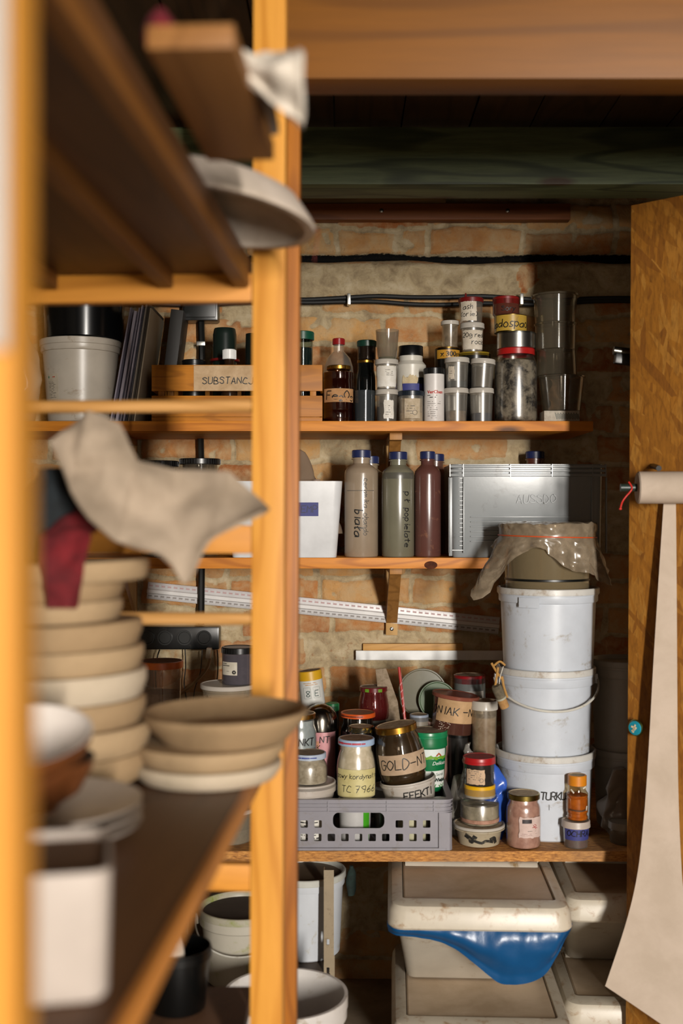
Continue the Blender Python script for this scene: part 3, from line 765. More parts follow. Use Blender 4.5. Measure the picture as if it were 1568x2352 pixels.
# bucket helper shared by all the white buckets
def bucket(name, label, px0, px1, pyt, zb, Y, m, lidm=None, taper=.86, lid=True, handle=None, group=None, fill=None, X=None, R=None, collar=.045, cat='bucket', clip=None, pool=None, rot=(0,0,0), hm=None, collarf=.97, ht=None):
    R = R or (px1-px0)/2*Y/F; X = X if X is not None else wx((px0+px1)/2, Y); ht = ht or wz(pyt, Y)-zb
    o = thing(name, label, cat, (X, Y, zb), rot, group)
    rb = R*.94; w = .002; cz = ht-collar
    P = [(rb*taper-.004, 0), (rb*taper, .004), (mix(rb*taper, rb, cz/ht), cz-.001)]
    st = [(mix(rb*taper, rb, cz/ht)+.004, cz), (R*collarf, cz+.003), (R*collarf, cz+collar*.48), (R*.985, cz+collar*.5), (R*.985, ht-.004 if lid else ht)]
    inn = [(rb-.001, ht-.004 if lid else ht), (rb*taper-w, .006), (0, .006)]
    obj('bucket_body', lathe([(0, .004), (rb*taper-.012, .004), (rb*taper-.010, 0)]+P+st+inn, 64), m, o)
    o2 = None
    if lid:
        q = [(R*.987, ht-.017), (R, ht-.016), (R, ht-.002), (R-.002, ht), (R-.006, ht), (R-.009, ht-.004), (R-.0115, ht-.012), (0, ht-.012), (0, ht-.0155), (R*.94, ht-.0155), (R*.985, ht-.005), (R*.987, ht-.017)]
        lm = lidm or m
        o2 = obj('bucket_lid', lathe(q, 64, mis=[0]*5+[0, 1]+[0]*6), [lm, pool or lm], o)
    if fill: obj('contents', lathe([(0, .008), (rb*taper-.004, .008), (mix(rb*taper, rb, fill[0])-.004, ht*fill[0]), (0, ht*fill[0]+.002)], 48), fill[1], o)
    if handle is not None:
        # bail hanging in front from two ears
        a0, drop, rad = handle
        pts = []
        for k in range(25):
            t = -90+180*k/24; a = R_(t)
            rr = R+.006
            pts.append((rr*math.sin(a), -rr*math.cos(a), ht-collar*.75-drop*math.cos(a)**1.0*(1) ))
        obj('handle', tube(pts, rad, 8), hm or m, o)
        for s in (-1, 1):
            obj('handle_ear', bx(-.004, .004, -.010, .010, -.014, .012, bev=.002), m, o, loc=(s*(R+.002), 0, ht-collar*.75))
    if clip is not None:
        s = lambda a, z, of: ((R+of)*math.sin(a/R), -(R+of)*math.cos(a/R), z)
        patch(o, s, clip-.028, clip+.028, ht-collar-.010, ht-collar+.016, m, 'lid_tear_tab', off=.0004, th=.0018, n=10)
    return o, R, ht
o, R, ht = bucket('white_bucket', 'white plastic bucket with a small printed label at the left of the upper shelf', 93, 278, 785, T, 3.01, plastic('#b9b0a2', .32, .2, '#8a7458', 12), taper=.84, collar=.032)
sb = lambda s, z, of: ((mix(R*.94*.84, R*.94, z/ht)+of)*math.sin(s/R*1.08), -(mix(R*.94*.84, R*.94, z/ht)+of)*math.cos(s/R*1.08), z)
lb = patch(o, sb, -.084, -.044, .058, .125, powder('#b5ab99', '#a99f8c', 20), 'label', n=8)
printlines(lb, sb, -.080, -.048, .062, .106, 12, GREYINK, 4)
bm = bmesh.new(); ribbon(bm, [[(-.0805, .117), (-.079, .1195), (-.0775, .117), (-.079, .1145), (-.0805, .117)]], sb, .003, .0014); obj('green_emblem', bm, plastic('#1d6a50', .5), lb, smooth=0)
printlines(lb, sb, -.075, -.064, .114, .119, 1, plastic('#3a6a5a', .5), 5, h=.0035); printlines(lb, sb, -.063, -.05, .114, .119, 1, plastic('#b03a20', .5), 6, h=.0035)
lb = patch(o, sb, -.082, -.044, .022, .032, powder('#b5ab99', '#a99f8c', 20), 'small_label', n=8)
printlines(lb, sb, -.080, -.048, .0225, .031, 2, plastic('#3a4a7a', .5), 7)
bucket('black_tub', 'black glossy tub stacked on top of the labelled white bucket', 95, 292, 640, T+ht, 3.01, plastic('#07090a', .2, bump=.02), lid=False, collar=.03, taper=.95)
# papers and folders, leaning
rnd = random.Random(11)
fx = wx(268, 3.0)
cols = ['#a49eae', '#b3adbd', '#8d8898', '#b6b0c0', '#4a4854', '#a89f94', '#5c5248', '#c4b8a0']
lean = R_(10)
for i in range(8):
    x = wx((260, 272, 282, 289, 295, 301, 307, 315)[i], 3.0)+.004; th = .0035 if i not in (1, 6) else .007
    hgt = .31-rnd.uniform(0, .02)
    o = obj('folder', bx(0, th, 0, .21, 0, hgt, bev=.0008), plastic(cols[i], .5, bump=.1), loc=(x, 2.925+rnd.uniform(0, .02), T+.001), rot=(0, lean-i*R_(.25), 0))
    tag(o, 'thin %s folder leaning beside the white bucket, %s of the row' % (['grey violet', 'pale lilac', 'slate', 'light lilac', 'charcoal', 'grey', 'brown black', 'cream edged'][i], ['first', 'second', 'third', 'fourth', 'fifth', 'sixth', 'seventh', 'last'][i]), 'folder', 'folders on the upper shelf')
o = obj('black_board', bx(0, .035, 0, .11, 0, .32, bev=.002), plastic('#17120d', .6), loc=(wx(350, 3.1)+.010, 3.112, T+.0075), rot=(0, R_(7), 0))
tag(o, 'thick black binder leaning between the folders and the wooden crate', 'binder')

# --- bottle with red cap + Fe2O3 jar
RB = plastic('#2c0d08', .14, bump=.03)
v = vessel('red_capped_bottle', 'clear plastic bottle with a red cap standing behind the jar marked Fe2O3', 'bottle', 744, 811, 778, T, 3.075,
   [(.95, 0), (1, .02), (1, .62), (1.0, .66), (.97, .72), (.80, .82), (.45, .89), (.36, .905), (.36, 1)], CLEARP, dict(h=.017, mat=plastic('#8c1416', .3), r=.41, gap=.8, ribs=30), (.35, RB))
v = vessel('iron_oxide_jar', 'jar of dark red brown powder with a masking tape label reading Fe2O3', 'jar', 742, 813, 841, T, 2.975,
   [(.93, 0), (.98, .02), (.98, .2), (.955, .22), (.98, .24), (.98, .42), (1, .44), (1, .74), (.97, .76), (.99, .8), (.98, .90), (.72, .94), (.70, .955), (.70, 1)], clear('#c8a090', .9, .06), dict(h=.010, mat=GOLD, r=.78), (.9, RB))
lb = patch(v.o, v.surf, -.046, .046, .052, .087, powder('#b98d62', '#9c7248', 20), 'tape_label', n=20)
write(lb, 'Fe₂O₃', v.surf, .021, .003, .070, w=.0026)
# --- dark jars
vessel('dark_glass_jar', 'dark glass jar with gold lid behind the grey cup, under a green topped jar', 'jar', 818, 862, 828, T, 3.07, JAR, plastic('#0a0c0c', .08, bump=0), dict(h=.008, mat=GOLD, r=.9), solidtop=True)
vessel('small_jar', 'little dark jar with a dark green lid, stacked on the dark glass jar', 'jar', 820, 864, 783, wz(828, 3.07)+.0003, 3.07, POT, clear('#4a3a30', .6, .06, .1), dict(h=.017, mat=plastic('#0c3226', .35), r=1.0, ribs=40), (.4, plastic('#1a0f0a', .3)))
vessel('grey_cup', 'empty smoky plastic cup beside the Fe2O3 jar', 'cup', 813, 861, 898, T, 2.965, [(.9, 0), (.93, .01), (1, 1)], clear('#50585c', .55, .12, .25), None, (.12, powder('#2c3236')))
# --- stack of three specimen cups
g3 = 'clear specimen cups on the upper shelf'
def spec(label, px0, px1, pyt, zb, Y, cont=None, lidded=True, m=None, **k):
    return vessel('specimen_cup', label, 'cup', px0, px1, pyt, zb, Y, CUP, m or CLEARP, dict(h=.013, mat=LIDF, r=1.03, skirt=True, ribs=0, rim=.003) if lidded else None, cont, group=g3, **k)
v1 = spec('specimen cup with a tattered white label, lowest of the stack of three', 862, 914, 896, T, 2.965, (.5, powder('#2e2a26')))
lb = lab(v1, 8, .026, .12, .70, PAPERW, torn=.0013, seed=4); printlines(lb, v1.surf, -.004, .014, .012, .045, 6, GREYINK, 8)
v2 = spec('white label specimen cup in the middle of the stack of three', 861, 914, 827, v1.z+v1.H+.0003, 2.965, (.85, powder('#c9c0b2')))
lb = patch(v2.o, v2.surf, -.030, .027, .006, .060, PAPERW, 'label', torn=.0008, n=18); printlines(lb, v2.surf, -.004, .02, .034, .052, 4, GREYINK, 9)
v3 = vessel('specimen_cup', 'empty open cup on top of the stack of three, beside the dark jar', 'cup', 862, 916, 759, v2.z+v2.H-.004, 2.965, [(.70, 0), (.72, .02), (.80, .14), (.82, .15), (1, 1)], clear('#b8ac98', .8, .12, .16), group=g3)
obj('residue', lathe([(0, .002), (v3.R*.68, .002), (v3.R*.78, .010), (0, .010)], 24), powder('#3c4426', '#2b301c'), v3.o)
# --- black-lidded pot with torn labels
v = vessel('black_lidded_pot', 'white pot with a wide black lid, blue tape band and torn label', 'pot', 909, 977, 796, T, 3.045, [(.95, 0), (.98, .02), (.98, .78), (1.03, .82), (1.03, .86), (.8, .92), (.8, 1)], plastic('#c9c4b8', .35), dict(h=.027, mat=BLACKP, r=.84, gap=.95, skirt=True), solidtop=True)
patch(v.o, v.surf, -.026, .045, .05, .125, plastic('#15181d', .5), 'black_label', torn=.0009, n=18, seed=2)
patch(v.o, v.surf, -.022, .018, .058, .128, powder('#c8b796', '#b7a37e'), 'torn_paper', torn=.006, n=12, seed=9, off=.0012)
patch(v.o, v.surf, -.024, .030, .080, .108, BLUET, 'blue_tape', n=18, seed=2, off=.002)
v = vessel('cream_sample_jar', 'small black lidded jar of cream powder in front of the blue taped pot', 'jar', 914, 973, 899, T, 2.96, POT, CLEARP, dict(h=.013, mat=plastic('#131d28', .3), r=1.0, ribs=44), (.8, powder('#a8977c', '#8a775c')))
lb = lab(v, 3, .042, .12, .78, powder('#bdae98', '#a8987e')); printlines(lb, v.surf, -.016, .016, .018, .044, 4, GREYINK, 12)
bm = bmesh.new(); ribbon(bm, [[(.008+.006*math.cos(t*.5), .024+.006*math.sin(t*.5)) for t in range(13)]], v.surf, .0012, .0014); obj('round_emblem', bm, GREYINK, lb, smooth=0)
v = vessel('reagent_canister', 'white canister with black lid and a label with red lettering', 'canister', 973, 1020, 846, T, 2.965, CAN, plastic('#cfcac6', .4), dict(h=.017, mat=BLACKP, r=1.01, ribs=36), solidtop=True)
printed(v.o, 'VerChen', v.surf, .0115, 0.001, .078, plastic('#b3261c', .5), bold=.0003)
printlines(v.o, v.surf, -.019, .021, .062, .072, 2, INK, 21, h=.0022); printlines(v.o, v.surf, -.019, .021, .008, .056, 9, GREYINK, 22, h=.0014, density=.55)
# --- black and yellow tin with cup
YT = plastic('#b8862a', .35, metal=.0)
v = vessel('tea_tin', 'black tin with a yellow band reading 300g, behind the reagent canister', 'tin', 998, 1056, 800, T, 3.09, CAN, plastic('#0b0b0a', .3), dict(h=.006, mat=GOLD, r=1.0), solidtop=True)
patch(v.o, v.surf, -.034, .038, v.bh-.030, v.bh-.006, YT, 'yellow_band', n=20)
printed(v.o, 'x 300g', v.surf, .019, .004, v.bh-.018, INK, bold=.0006, off=.0012)
v = vessel('specimen_cup', 'narrow empty clear cup with a lid standing on the black and yellow tin', 'cup', 1013, 1053, 738, wz(800, 3.09)+.0003, 3.09, CUP, CLEARD, dict(h=.011, mat=LIDF, r=1.05), group=g3)
# --- four cups
v1 = spec('clear specimen cup, lower left of the block of four beside the canister', 1019, 1075, 893, T, 2.965, (.35, powder('#80705c', '#5e503f')))
v2 = spec('specimen cup of grey green powder with torn label, upper left of four', 1021, 1077, 823, v1.z+v1.H+.0003, 2.965, (.24, powder('#2c3a3c')))
lb = lab(v2, -32, .017, .3, .74, PAPER, torn=.0008); printlines(lb, v2.surf, -.023, -.010, .022, .046, 4, GREYINK, 31)
v3 = spec('specimen cup with a bright blue layer of powder, lower right of the block of four', 1077, 1133, 893, T, 2.965, (.28, powder('#1b2c44', '#101c2e')))
v4 = spec('slightly tipped specimen cup of grey crumbs, upper right of the block of four', 1079, 1134, 826, v3.z+v3.H+.0008, 2.965, (.75, powder('#5f574a', '#3d372e', 30, contrast=.9)), rot=(0, R_(3.2), 0), dX=-.001)
# --- tall support tin with lid, then paper-wrapped cups
v = vessel('flat_lidded_tin', 'dark jar with a flat yellow and black lid behind the block of four cups', 'tin', 1050, 1127, 812, T, 3.08, CAN, plastic('#12100d', .25), dict(h=.010, mat=plastic('#93791f', .3), r=1.0), solidtop=True)
zz = v.z+v.H
v5 = vessel('wrapped_cup', 'specimen cup wrapped in paper reading 20g red rock', 'cup', 1057, 1111, 744, zz+.0003, 3.07, CUP, CLEARP, dict(h=.014, mat=LIDF, r=1.04, skirt=True), (.6, powder('#8a7866')), group='paper wrapped cups')
lb = patch(v5.o, v5.surf, -.032, .030, .006, .058, PAPER, 'paper_wrap', torn=.0008, n=18)
write(lb, '20g red', v5.surf, .0115, -.001, .045, w=.0017); write(lb, 'rock', v5.surf, .0115, .012, .026, w=.0017)
v6 = vessel('wrapped_cup', 'topmost specimen cup wrapped in paper reading ash, under a red cap', 'cup', 1052, 1110, 686, v5.z+v5.H+.0003, 3.07, CUP, CLEARP, dict(h=.012, mat=plastic('#6e1414', .35), r=1.0), None, group='paper wrapped cups')
lb = patch(v6.o, v6.surf, -.034, .012, .004, .056, PAPER, 'paper_wrap', torn=.0009, n=14, seed=5)
write(lb, 'ash', v6.surf, .0125, -.012, .042, w=.0017); write(lb, '(orie)', v6.surf, .0115, -.010, .022, w=.0016)
obj('cap_spout', lathe([(0,0),(.004,0),(.002,.016),(0,.016)], 12), plastic('#6e1414', .35), v6.lid, loc=(-.014, 0, v6.H-.0012))
# --- big red-lidded jar with tins on top
v = vessel('large_glass_jar', 'large glass jar of speckled grey clinker with a bright red lid', 'jar', 1135, 1233, 803, T, 2.985, BIGJAR, GLASS, dict(h=.016, mat=plastic('#a51a18', .3), r=.88, dust=DUST), (.86, powder('#8a8172', '#14120f', 28, .9, .35, 1.2)), seg=56)
v.body['label'] = 'clear glass body'
zz = v.z+v.H
v7 = vessel('silver_tin', 'plain silver tin on top of the large red lidded jar', 'tin', 1141, 1230, 766, zz+.0003, 2.985, CAN, metalm('#a8a8a4', .25), dict(h=.005, mat=metalm('#a0a09a', .25), r=1.0), solidtop=True)
v8 = vessel('gold_labelled_tin', 'tin with a gold paper band reading dospaol on the silver tin', 'tin', 1135, 1209, 727, v7.z+v7.H+.0003, 2.985, CAN, metalm('#7a6a3a', .3), solidtop=True)
lb = patch(v8.o, v8.surf, -.048, .048, .002, v8.bh-.002, plastic('#b1903a', .35, .1), 'gold_band', n=24)
write(lb, 'adospaol', v8.surf, .019, .0, .021, w=.0026, gap=.2)
v9 = vessel('red_topped_jar', 'small jar with a domed dark red lid at the top of the tin tower', 'jar', 1131, 1192, 684, v8.z+v8.H+.0003, 2.985, [(.9, 0), (1, .1), (1, 1)], clear('#8a5040', .7, .08, .25), dict(h=.020, mat=plastic('#7c1513', .35), r=1.0), (.8, powder('#3a1a12')))
write(v9.body, 'Sory', v9.surf, .012, .002, .016, w=.0018)
# --- clear container tower
cb_ = vessel('small_carton', 'x', 'carton', 1243, 1325, 946, T, 2.97, CAN, PAPERW) if False else None
ct = thing('matchbox_carton', 'small white carton with a green and black print under the clear containers', 'box', (wx(1284, 2.97), 2.97, T))
hb = wz(946, 2.97)-T
obj('carton', bx(-.046, .046, -.035, .035, 0, hb, bev=.0008), powder('#b6aea0', '#9f9688'), ct)
sfc = flat(0, -.035, 0)
bm = bmesh.new()
for k in range(9): ribbon(bm, [[(-.017+k*.0068, hb*.8), (-.013+k*.0068, hb*.25)], [(-.013+k*.0068, hb*.7), (-.010+k*.0068, hb*.3)]], sfc, .0016, .0002)
obj('printed_pattern', bm, plastic('#24331f', .5), ct, smooth=0)
CT = clear('#b8ae98', .82, .08, .06)
gcl = 'clear containers stacked at the right of the upper shelf'
v = vessel('clear_container', 'clear container holding a creased brown paper packet, lowest of the tower', 'container', 1236, 1342, 866, T+hb+.0003, 2.98, [(.78, 0), (.82, .02), (.98, .96), (1.03, .97), (1.03, 1)], CT, None, group=gcl, seg=48)
pk = obj('paper_packet', sheet(lambda u, w: ((u-.5)*.055*(1-.3*math.sin(w*3)) - .012+.006*math.sin(w*9), -.018+.012*math.sin(u*6+w*5), .004+w*.078), 10, 16, .002), powder('#7a5a40', '#5a4029'))
pk.location = (v.x, 2.98, v.z+.001); tag(pk, 'creased brown paper packet standing inside the lowest clear container', 'packet')
vb = vessel('clear_container', 'upturned clear container, second from the bottom of the tower', 'container', 1230, 1326, 806, v.z+v.H+.0005, 2.985, [(1.0, 0), (1.03, .01), (.97, .06), (.9, 1)], CT, None, group=gcl, seg=48)
vc = vessel('clear_container', 'clear round container, second from the top of the tower', 'container', 1228, 1324, 745, vb.z+vb.H+.0005, 2.985, [(.93, 0), (.95, .02), (.97, .93), (1.03, .94), (1.03, 1)], CT, None, group=gcl, seg=48)
vd = vessel('clear_container', 'topmost wide clear container of the tower, reaching above the cables', 'container', 1222, 1328, 679, vc.z+vc.H+.0005, 2.985, [(.84, 0), (.86, .02), (.93, .93), (1.03, .94), (1.03, 1)], CT, None, group=gcl, seg=48)

# ================================================================== LOWER SHELF
M = Z2+.0005
# white box with tape label
bxh = wz(1106, 2.93)-M; Yb = 2.885
wbx = thing('white_storage_box', 'white plastic box marked TEMP on blue tape, on the lower shelf', 'storage box', (wx(640, 2.93), 2.885, M))
xl, xr = wx(515, 2.9)-wbx.location.x, wx(786, 2.9)-wbx.location.x
def rr3(x0, x1, y0, y1, r, z): return [(a, b, z) for a, b in rrect(x0, x1, y0, y1, r, 5)]
d_ = .30
secs = [rr3(xl+.02, xr-.016, .012, d_-.012, .018, 0), rr3(xl+.019, xr-.015, .011, d_-.011, .02, .002), rr3(xl, xr, 0, d_, .022, bxh), rr3(xl+.003, xr-.003, .003, d_-.003, .020, bxh), rr3(xl+.021, xr-.018, .014, d_-.014, .018, .004)]
obj('box_body', loft(secs), plastic('#d5d6d8', .38), wbx)
slope = lambda s, z, o: (s, .012*(1-z/bxh)-o, z)
lb = patch(wbx, slope, wx(640, 2.89)-wbx.location.x, wx(731, 2.89)-wbx.location.x, .106, .141, BLUET, 'blue_tape_label', n=6, off=.0008)
write(lb, 'TEMP', slope, .017, wx(703, 2.89)-wbx.location.x, .124, w=.0016, off=.0018)
bag('plastic_bag', 'greyish plastic bag of powder sticking out of the white TEMP box', 'bag', wx(705, 3.0), 3.0, M+.06, .085, .225, .06, clear('#8a7664', .6, .15, .72), 8, .03, peak=-.25)
bag('zip_bag', 'small zip bag with a red seam at the right corner of the white TEMP box', 'bag', wx(728, 2.95), 2.95, M+.12, .026, .085, .012, clear('#b09a8a', .7, .1, .5), 12, .006)
# bottles
gb = 'tall bottles with blue caps on the lower shelf'
def bottle(label, px0, px1, pyt, Y, m, **k):
    v = vessel('tall_bottle', label, 'bottle', px0, px1, pyt, M, Y, BOTTLE, m, dict(h=.020, mat=BLUEC, r=.55, gap=.9, ribs=28), group=gb, solidtop=True, **k)
    m.node_tree.nodes['Principled BSDF'].inputs['Specular IOR Level'].default_value = .95
    q = obj('neck_ring', lathe([(v.R*.5, 0), (v.R*.58, 0), (v.R*.58, .003), (v.R*.5, .003)], 28), m, v.o, loc=(0, 0, v.H-.025)); return v
v = bottle('tall beige bottle with handwriting and a blue cap, next to the TEMP box', 791, 868, 1034, 2.965, plastic('#958470', .22, bump=.02))
write(v.o, 'biała', v.surf, .020, -.007, .088, w=.0028, rot=-PI/2, jit=.03)
write(v.o, 'ceramika  ohando', v.surf, .0125, .012, .130, w=.0012, rot=-PI/2, jit=.04)
bm = bmesh.new(); ribbon(bm, [[(-.042, .172), (.034, .172)]], v.surf, .0016, .0006); obj('level_line', bm, GREYINK, v.o, smooth=0)
v = bottle('tall grey green bottle with handwriting down its side, middle of the three', 877, 951, 1038, 2.965, plastic('#716e5c', .22, bump=.02))
write(v.o, 'pół  popielate', v.surf, .0145, .023, .098, w=.0022, rot=-PI/2, jit=.03)
patch(v.o, v.surf, -.05, .05, v.H*.74, v.H*.80, plastic('#55534a', .3), 'darker_band', n=22, off=.0001, th=.0003)  # slightly darker band across the upper body
bottle('tall dusky purple bottle, third from the TEMP box', 951, 1012, 1037, 2.975, plastic('#5c3a34', .22, .1, '#8a6048', 20))
bottle('tall bottle hidden behind the beige one, only its blue cap edge showing', 815, 885, 1048, 3.07, plastic('#8a7a64', .3))
bottle('tall bottle behind the purple one, its blue cap peeking out', 965, 1035, 1043, 3.188, plastic('#6a4a40', .3))
bottle('reddish bottle with a blue cap standing behind the large grey crate', 1190, 1266, 1037, 3.18, plastic('#5a2e24', .3))
# grey crate
GC = plastic('#8c9092', .28, .15, '#5f5c58', 6, bump=.12); gy = 2.90
gx0, gx1 = wx(1031, gy), wx(1392, gy); gh = wz(1066, gy)-M; dd = .23
gc = thing('grey_plastic_crate', 'large grey ribbed plastic crate with faint lettering on the lower shelf', 'crate', ((gx0+gx1)/2, gy, M))
w2 = (gx1-gx0)/2
# faces curve slightly; tall body
secs = [rr3(-w2+.012, w2-.012, .010, dd, .015, .0), rr3(-w2+.010, w2-.010, .006, dd, .018, .006), rr3(-w2+.006, w2-.006, .004, dd, .02, gh), rr3(-w2+.010, w2-.010, .008, dd-.004, .018, gh), rr3(-w2+.014, w2-.014, .012, dd-.006, .016, .010)]
obj('crate_body', loft(secs), GC, gc)
bm = bmesh.new()
for k, z in enumerate((gh-.006, gh-.017, gh-.028)): box(bm, -w2, w2, -.004, .006, z-.0035, z+.0035, bev=.0012)
for x in (-w2+.002, -w2+.036, -.045, .062, w2-.036, w2-.002): box(bm, x-.0012, x+.0012, -.005, .006, gh-.032, gh)
obj('top_ribs', bm, GC, gc)
bm = bmesh.new()
for x in (-w2+.0, -w2+.037, w2-.037, w2-.0): box(bm, x-.0015, x+.0015, -.004, .008, .012, gh-.034, bev=.0005)
for k in range(16): box(bm, -w2+.027, -w2+.036, .001, .008, .03+k*.0115, .0312+k*.0115)
box(bm, -w2, -w2+.037, -.003, .008, .018, .020); box(bm, -w2-.001, -w2+.008, -.004, .01, .004, gh-.034, bev=.001)
obj('corner_ribs', bm, GC, gc)
bm = bmesh.new()
for k in range(6): box(bm, -w2+.055, w2-.055, .001, .008, .040+k*.0125, .0425+k*.0125, bev=.0006)
obj('side_ribs', bm, GC, gc)
write(gc, 'AUSSDO', flat(0, .003, 0), .020, .022, .150, plastic('#a3a7aa', .5), w=.0022, name='faint_lettering', jit=.05, off=.001)
# black lidded jars at left
for (a, b, t, nm) in ((321, 410, 1059, 'dark jar with ribbed black lid on the lower shelf, left one of two'), (412, 506, 1054, 'dark jar with ribbed black lid on the lower shelf, right one of two')):
    vessel('black_lidded_jar', nm, 'jar', a, b, t, M, 3.03, JAR, clear('#8a8070', .8, .06, .1), dict(h=.015, mat=BLACKP, r=1.0, ribs=44), (.7, powder('#3a2c20')), group='black lidded jars on the lower shelf')
o = obj('eraser_block', bx(-.02, .02, -.01, .01, 0, .011, bev=.002), powder('#a08a70', '#8a745a'), loc=(wx(372, 2.925), 2.925, M)); tag(o, 'small pale block lying near the edge of the lower shelf at left', 'block')
_before = set(C.objects)
# ================================================================== WORKTOP (bottom shelf)
B = Z3+.0005
BK = plastic('#c3c9d2', .34, .12, '#8f8474', 9)
BKL = plastic('#c6c4bf', .36, .45, '#8a7358', 16)
HC = plastic('#c9c6bc', .4, .2, '#8a7a60', 20)
yB = 3.07
# tower of white buckets
o, R, h1 = bucket('large_white_bucket', 'large white bucket marked TURKUS, lowest of the tower on the worktop', 1137, 1366, 1716, B, yB, BK, BKL, taper=.93, handle=None, pool=DUST)
rb = R*.94
sB = lambda s, z, of: ((rb*mix(.93, 1, z/h1)+of)*math.sin(s/rb), -(rb*mix(.93, 1, z/h1)+of)*math.cos(s/rb), z)
write(o, 'TURKUS', sB, .0190, .006, wz(1826, 2.96)-B, w=.0032, jit=.02, gap=.10)
bm = bmesh.new(); ribbon(bm, [[(-.012, wz(1846, 2.96)-B), (-.012, wz(1858, 2.96)-B)]], sB, .0012); obj('pen_stroke', bm, INK, o, smooth=0)
zb2 = B+h1-.0118
o, R2, h2 = bucket('large_white_bucket', 'middle bucket of the white tower with its bail handle hanging in front', 1140, 1366, 1528, zb2, yB, BK, BKL, taper=.93, handle=(0, .068, .0032), hm=HC, pool=DUST)
zb3 = zb2+h2-.0118
o, R3, h3 = bucket('large_white_bucket', 'top bucket of the white tower with a tear tab on its collar', 1142, 1374, 1347, zb3, yB+.002, BK, BKL, taper=.93, clip=-.075, collar=.038, pool=DUST)
# cork and twig bundle tied to the bucket ear
ck = thing('cork_and_twigs', 'grey cork and twigs tied with string to the collar of the middle white bucket', 'bundle', (wx(1140, 2.965), 2.960, wz(1626, 2.965)))
CORK = powder('#b48a56', '#8d6638', 50, .9, .8, .5); TW = plastic('#a87d3e', .7, bump=.4)
obj('cork', lathe([(0,0),(.012,0),(.0125,.002),(.0125,.026),(0,.026)], 20), CORK, ck, loc=(.020, -.006, .004), rot=(R_(12), R_(-24), 0))
obj('wrapped_end', lathe([(0,0),(.0128,0),(.0135,.004),(.0135,.030),(.011,.036),(0,.036)], 20), powder('#6e6450', '#4e4636', 40), ck, loc=(.009, -.012, .030), rot=(R_(12), R_(-24), 0))
obj('tape_band', lathe([(.0129,0),(.0137,0),(.0137,.005),(.0129,.005),(.0129,0)], 20), plastic('#a9a592', .5), ck, loc=(.0105, -.0112, .0265), rot=(R_(12), R_(-24), 0))
for pts in ([(-.014,0,.118),(-.004,-.006,.10),(.006,-.012,.085),(.016,-.010,.072)], [(.002,-.008,.108),(-.002,-.012,.085),(-.006,-.013,.06)], [(.012,-.012,.085),(.016,-.014,.06),(.026,-.010,.03)]):
    obj('twig', tube(spline(pts, 5), .0033, 7), TW, ck)
obj('string', tube(spline([(.016, -.006, .11), (.008, -.016, .09), (.004, -.016, .07), (.006, -.02, .06)], 5), .0012, 6), plastic('#d0ccc0', .7), ck)
obj('hanging_loop', tube(spline([(-.008,-.004,.112),(.008,.002,.122),(.022,.002,.112)], 5), .003, 7), TW, ck)

# container with film on the tower
zc = zb3+h3-.0118; Hc = wz(1205, yB)-zc; Rc = .128
cv = vessel('film_covered_tub', 'brownish tub under plastic film with orange rubber band, atop the bucket tower', 'tub', 0, 0, 0, zc, yB, [(.86, 0), (.88, .02), (.95, .96), (1, .97), (1, 1)], clear('#a89878', .8, .1, .25), None, (.84, powder('#7b6850', '#5e4e3a', 6)), X=wx(1256, yB), R=Rc, ht=Hc, seg=56)
cv.body['label'] = 'brownish clear tub'
obj('dark_band', lathe([(Rc*.885+.0006, .030), (Rc*.885+.0016, .031), (Rc*.885+.0016, .036), (Rc*.885+.0006, .037), (Rc*.885+.0006, .030)], 56), DARKM, cv.o)
FILM = clear('#b3a28a', .78, .20, .26, .25)
def film(u, v):
    a = -PI+u*2*PI; deg = math.degrees(a)
    if v < .3: r = Rc*1.01*v/.3; z = Hc+.004+.006*math.sin(a*3)*v/.3*(1-v/.3)
    elif v < .5:
        t = (v-.3)/.2; r = Rc+.004-.004*t; z = Hc+.003-t*.034
    else:
        t = (v-.5)/.5
        L1 = math.exp(-((deg+66)/15)**2); L2 = math.exp(-((deg-58)/26)**2); L0 = .38+.15*math.sin(a*5)+.28*math.exp(-((deg-10)/22)**2)
        L = .05*L0*2+.120*L1+.105*L2
        fl = .088*L1+.012+.03*L2
        r = Rc+.001+fl*t+.010*math.sin(a*14)*t; z = Hc-.031-L*t
    # film follows the angle, wings gather
    aa = a+(0 if v < .5 else .06*math.sin(a*9)*(v-.5))
    p = Vector((r*math.sin(aa), -r*math.cos(aa), z))
    nn = noise.noise_vector(p*24)*(.005 if v > .12 else .002)+noise.noise_vector(p*75)*.0035
    k = min(1, abs(v-.5)*8) if v > .3 else 1
    nn = nn*k
    q = p+nn
    rr = math.hypot(q.x, q.y)
    if .28 < v: 
        m = Rc*1.0+.0015
        if rr < m: q.x *= m/rr; q.y *= m/rr
    elif q.z < Hc+.0015: q.z = Hc+.0015
    return q
obj('plastic_film', sheet(film, 130, 60, .0005), FILM, cv.o, smooth=60)
obj('rubber_band', tube([((Rc+.0035)*math.sin(t*PI/24), -(Rc+.0035)*math.cos(t*PI/24), Hc-.031-.003*math.sin(t*PI/24)) for t in range(48)], .0016, 8, closed=True), plastic('#d2501e', .4), cv.o)

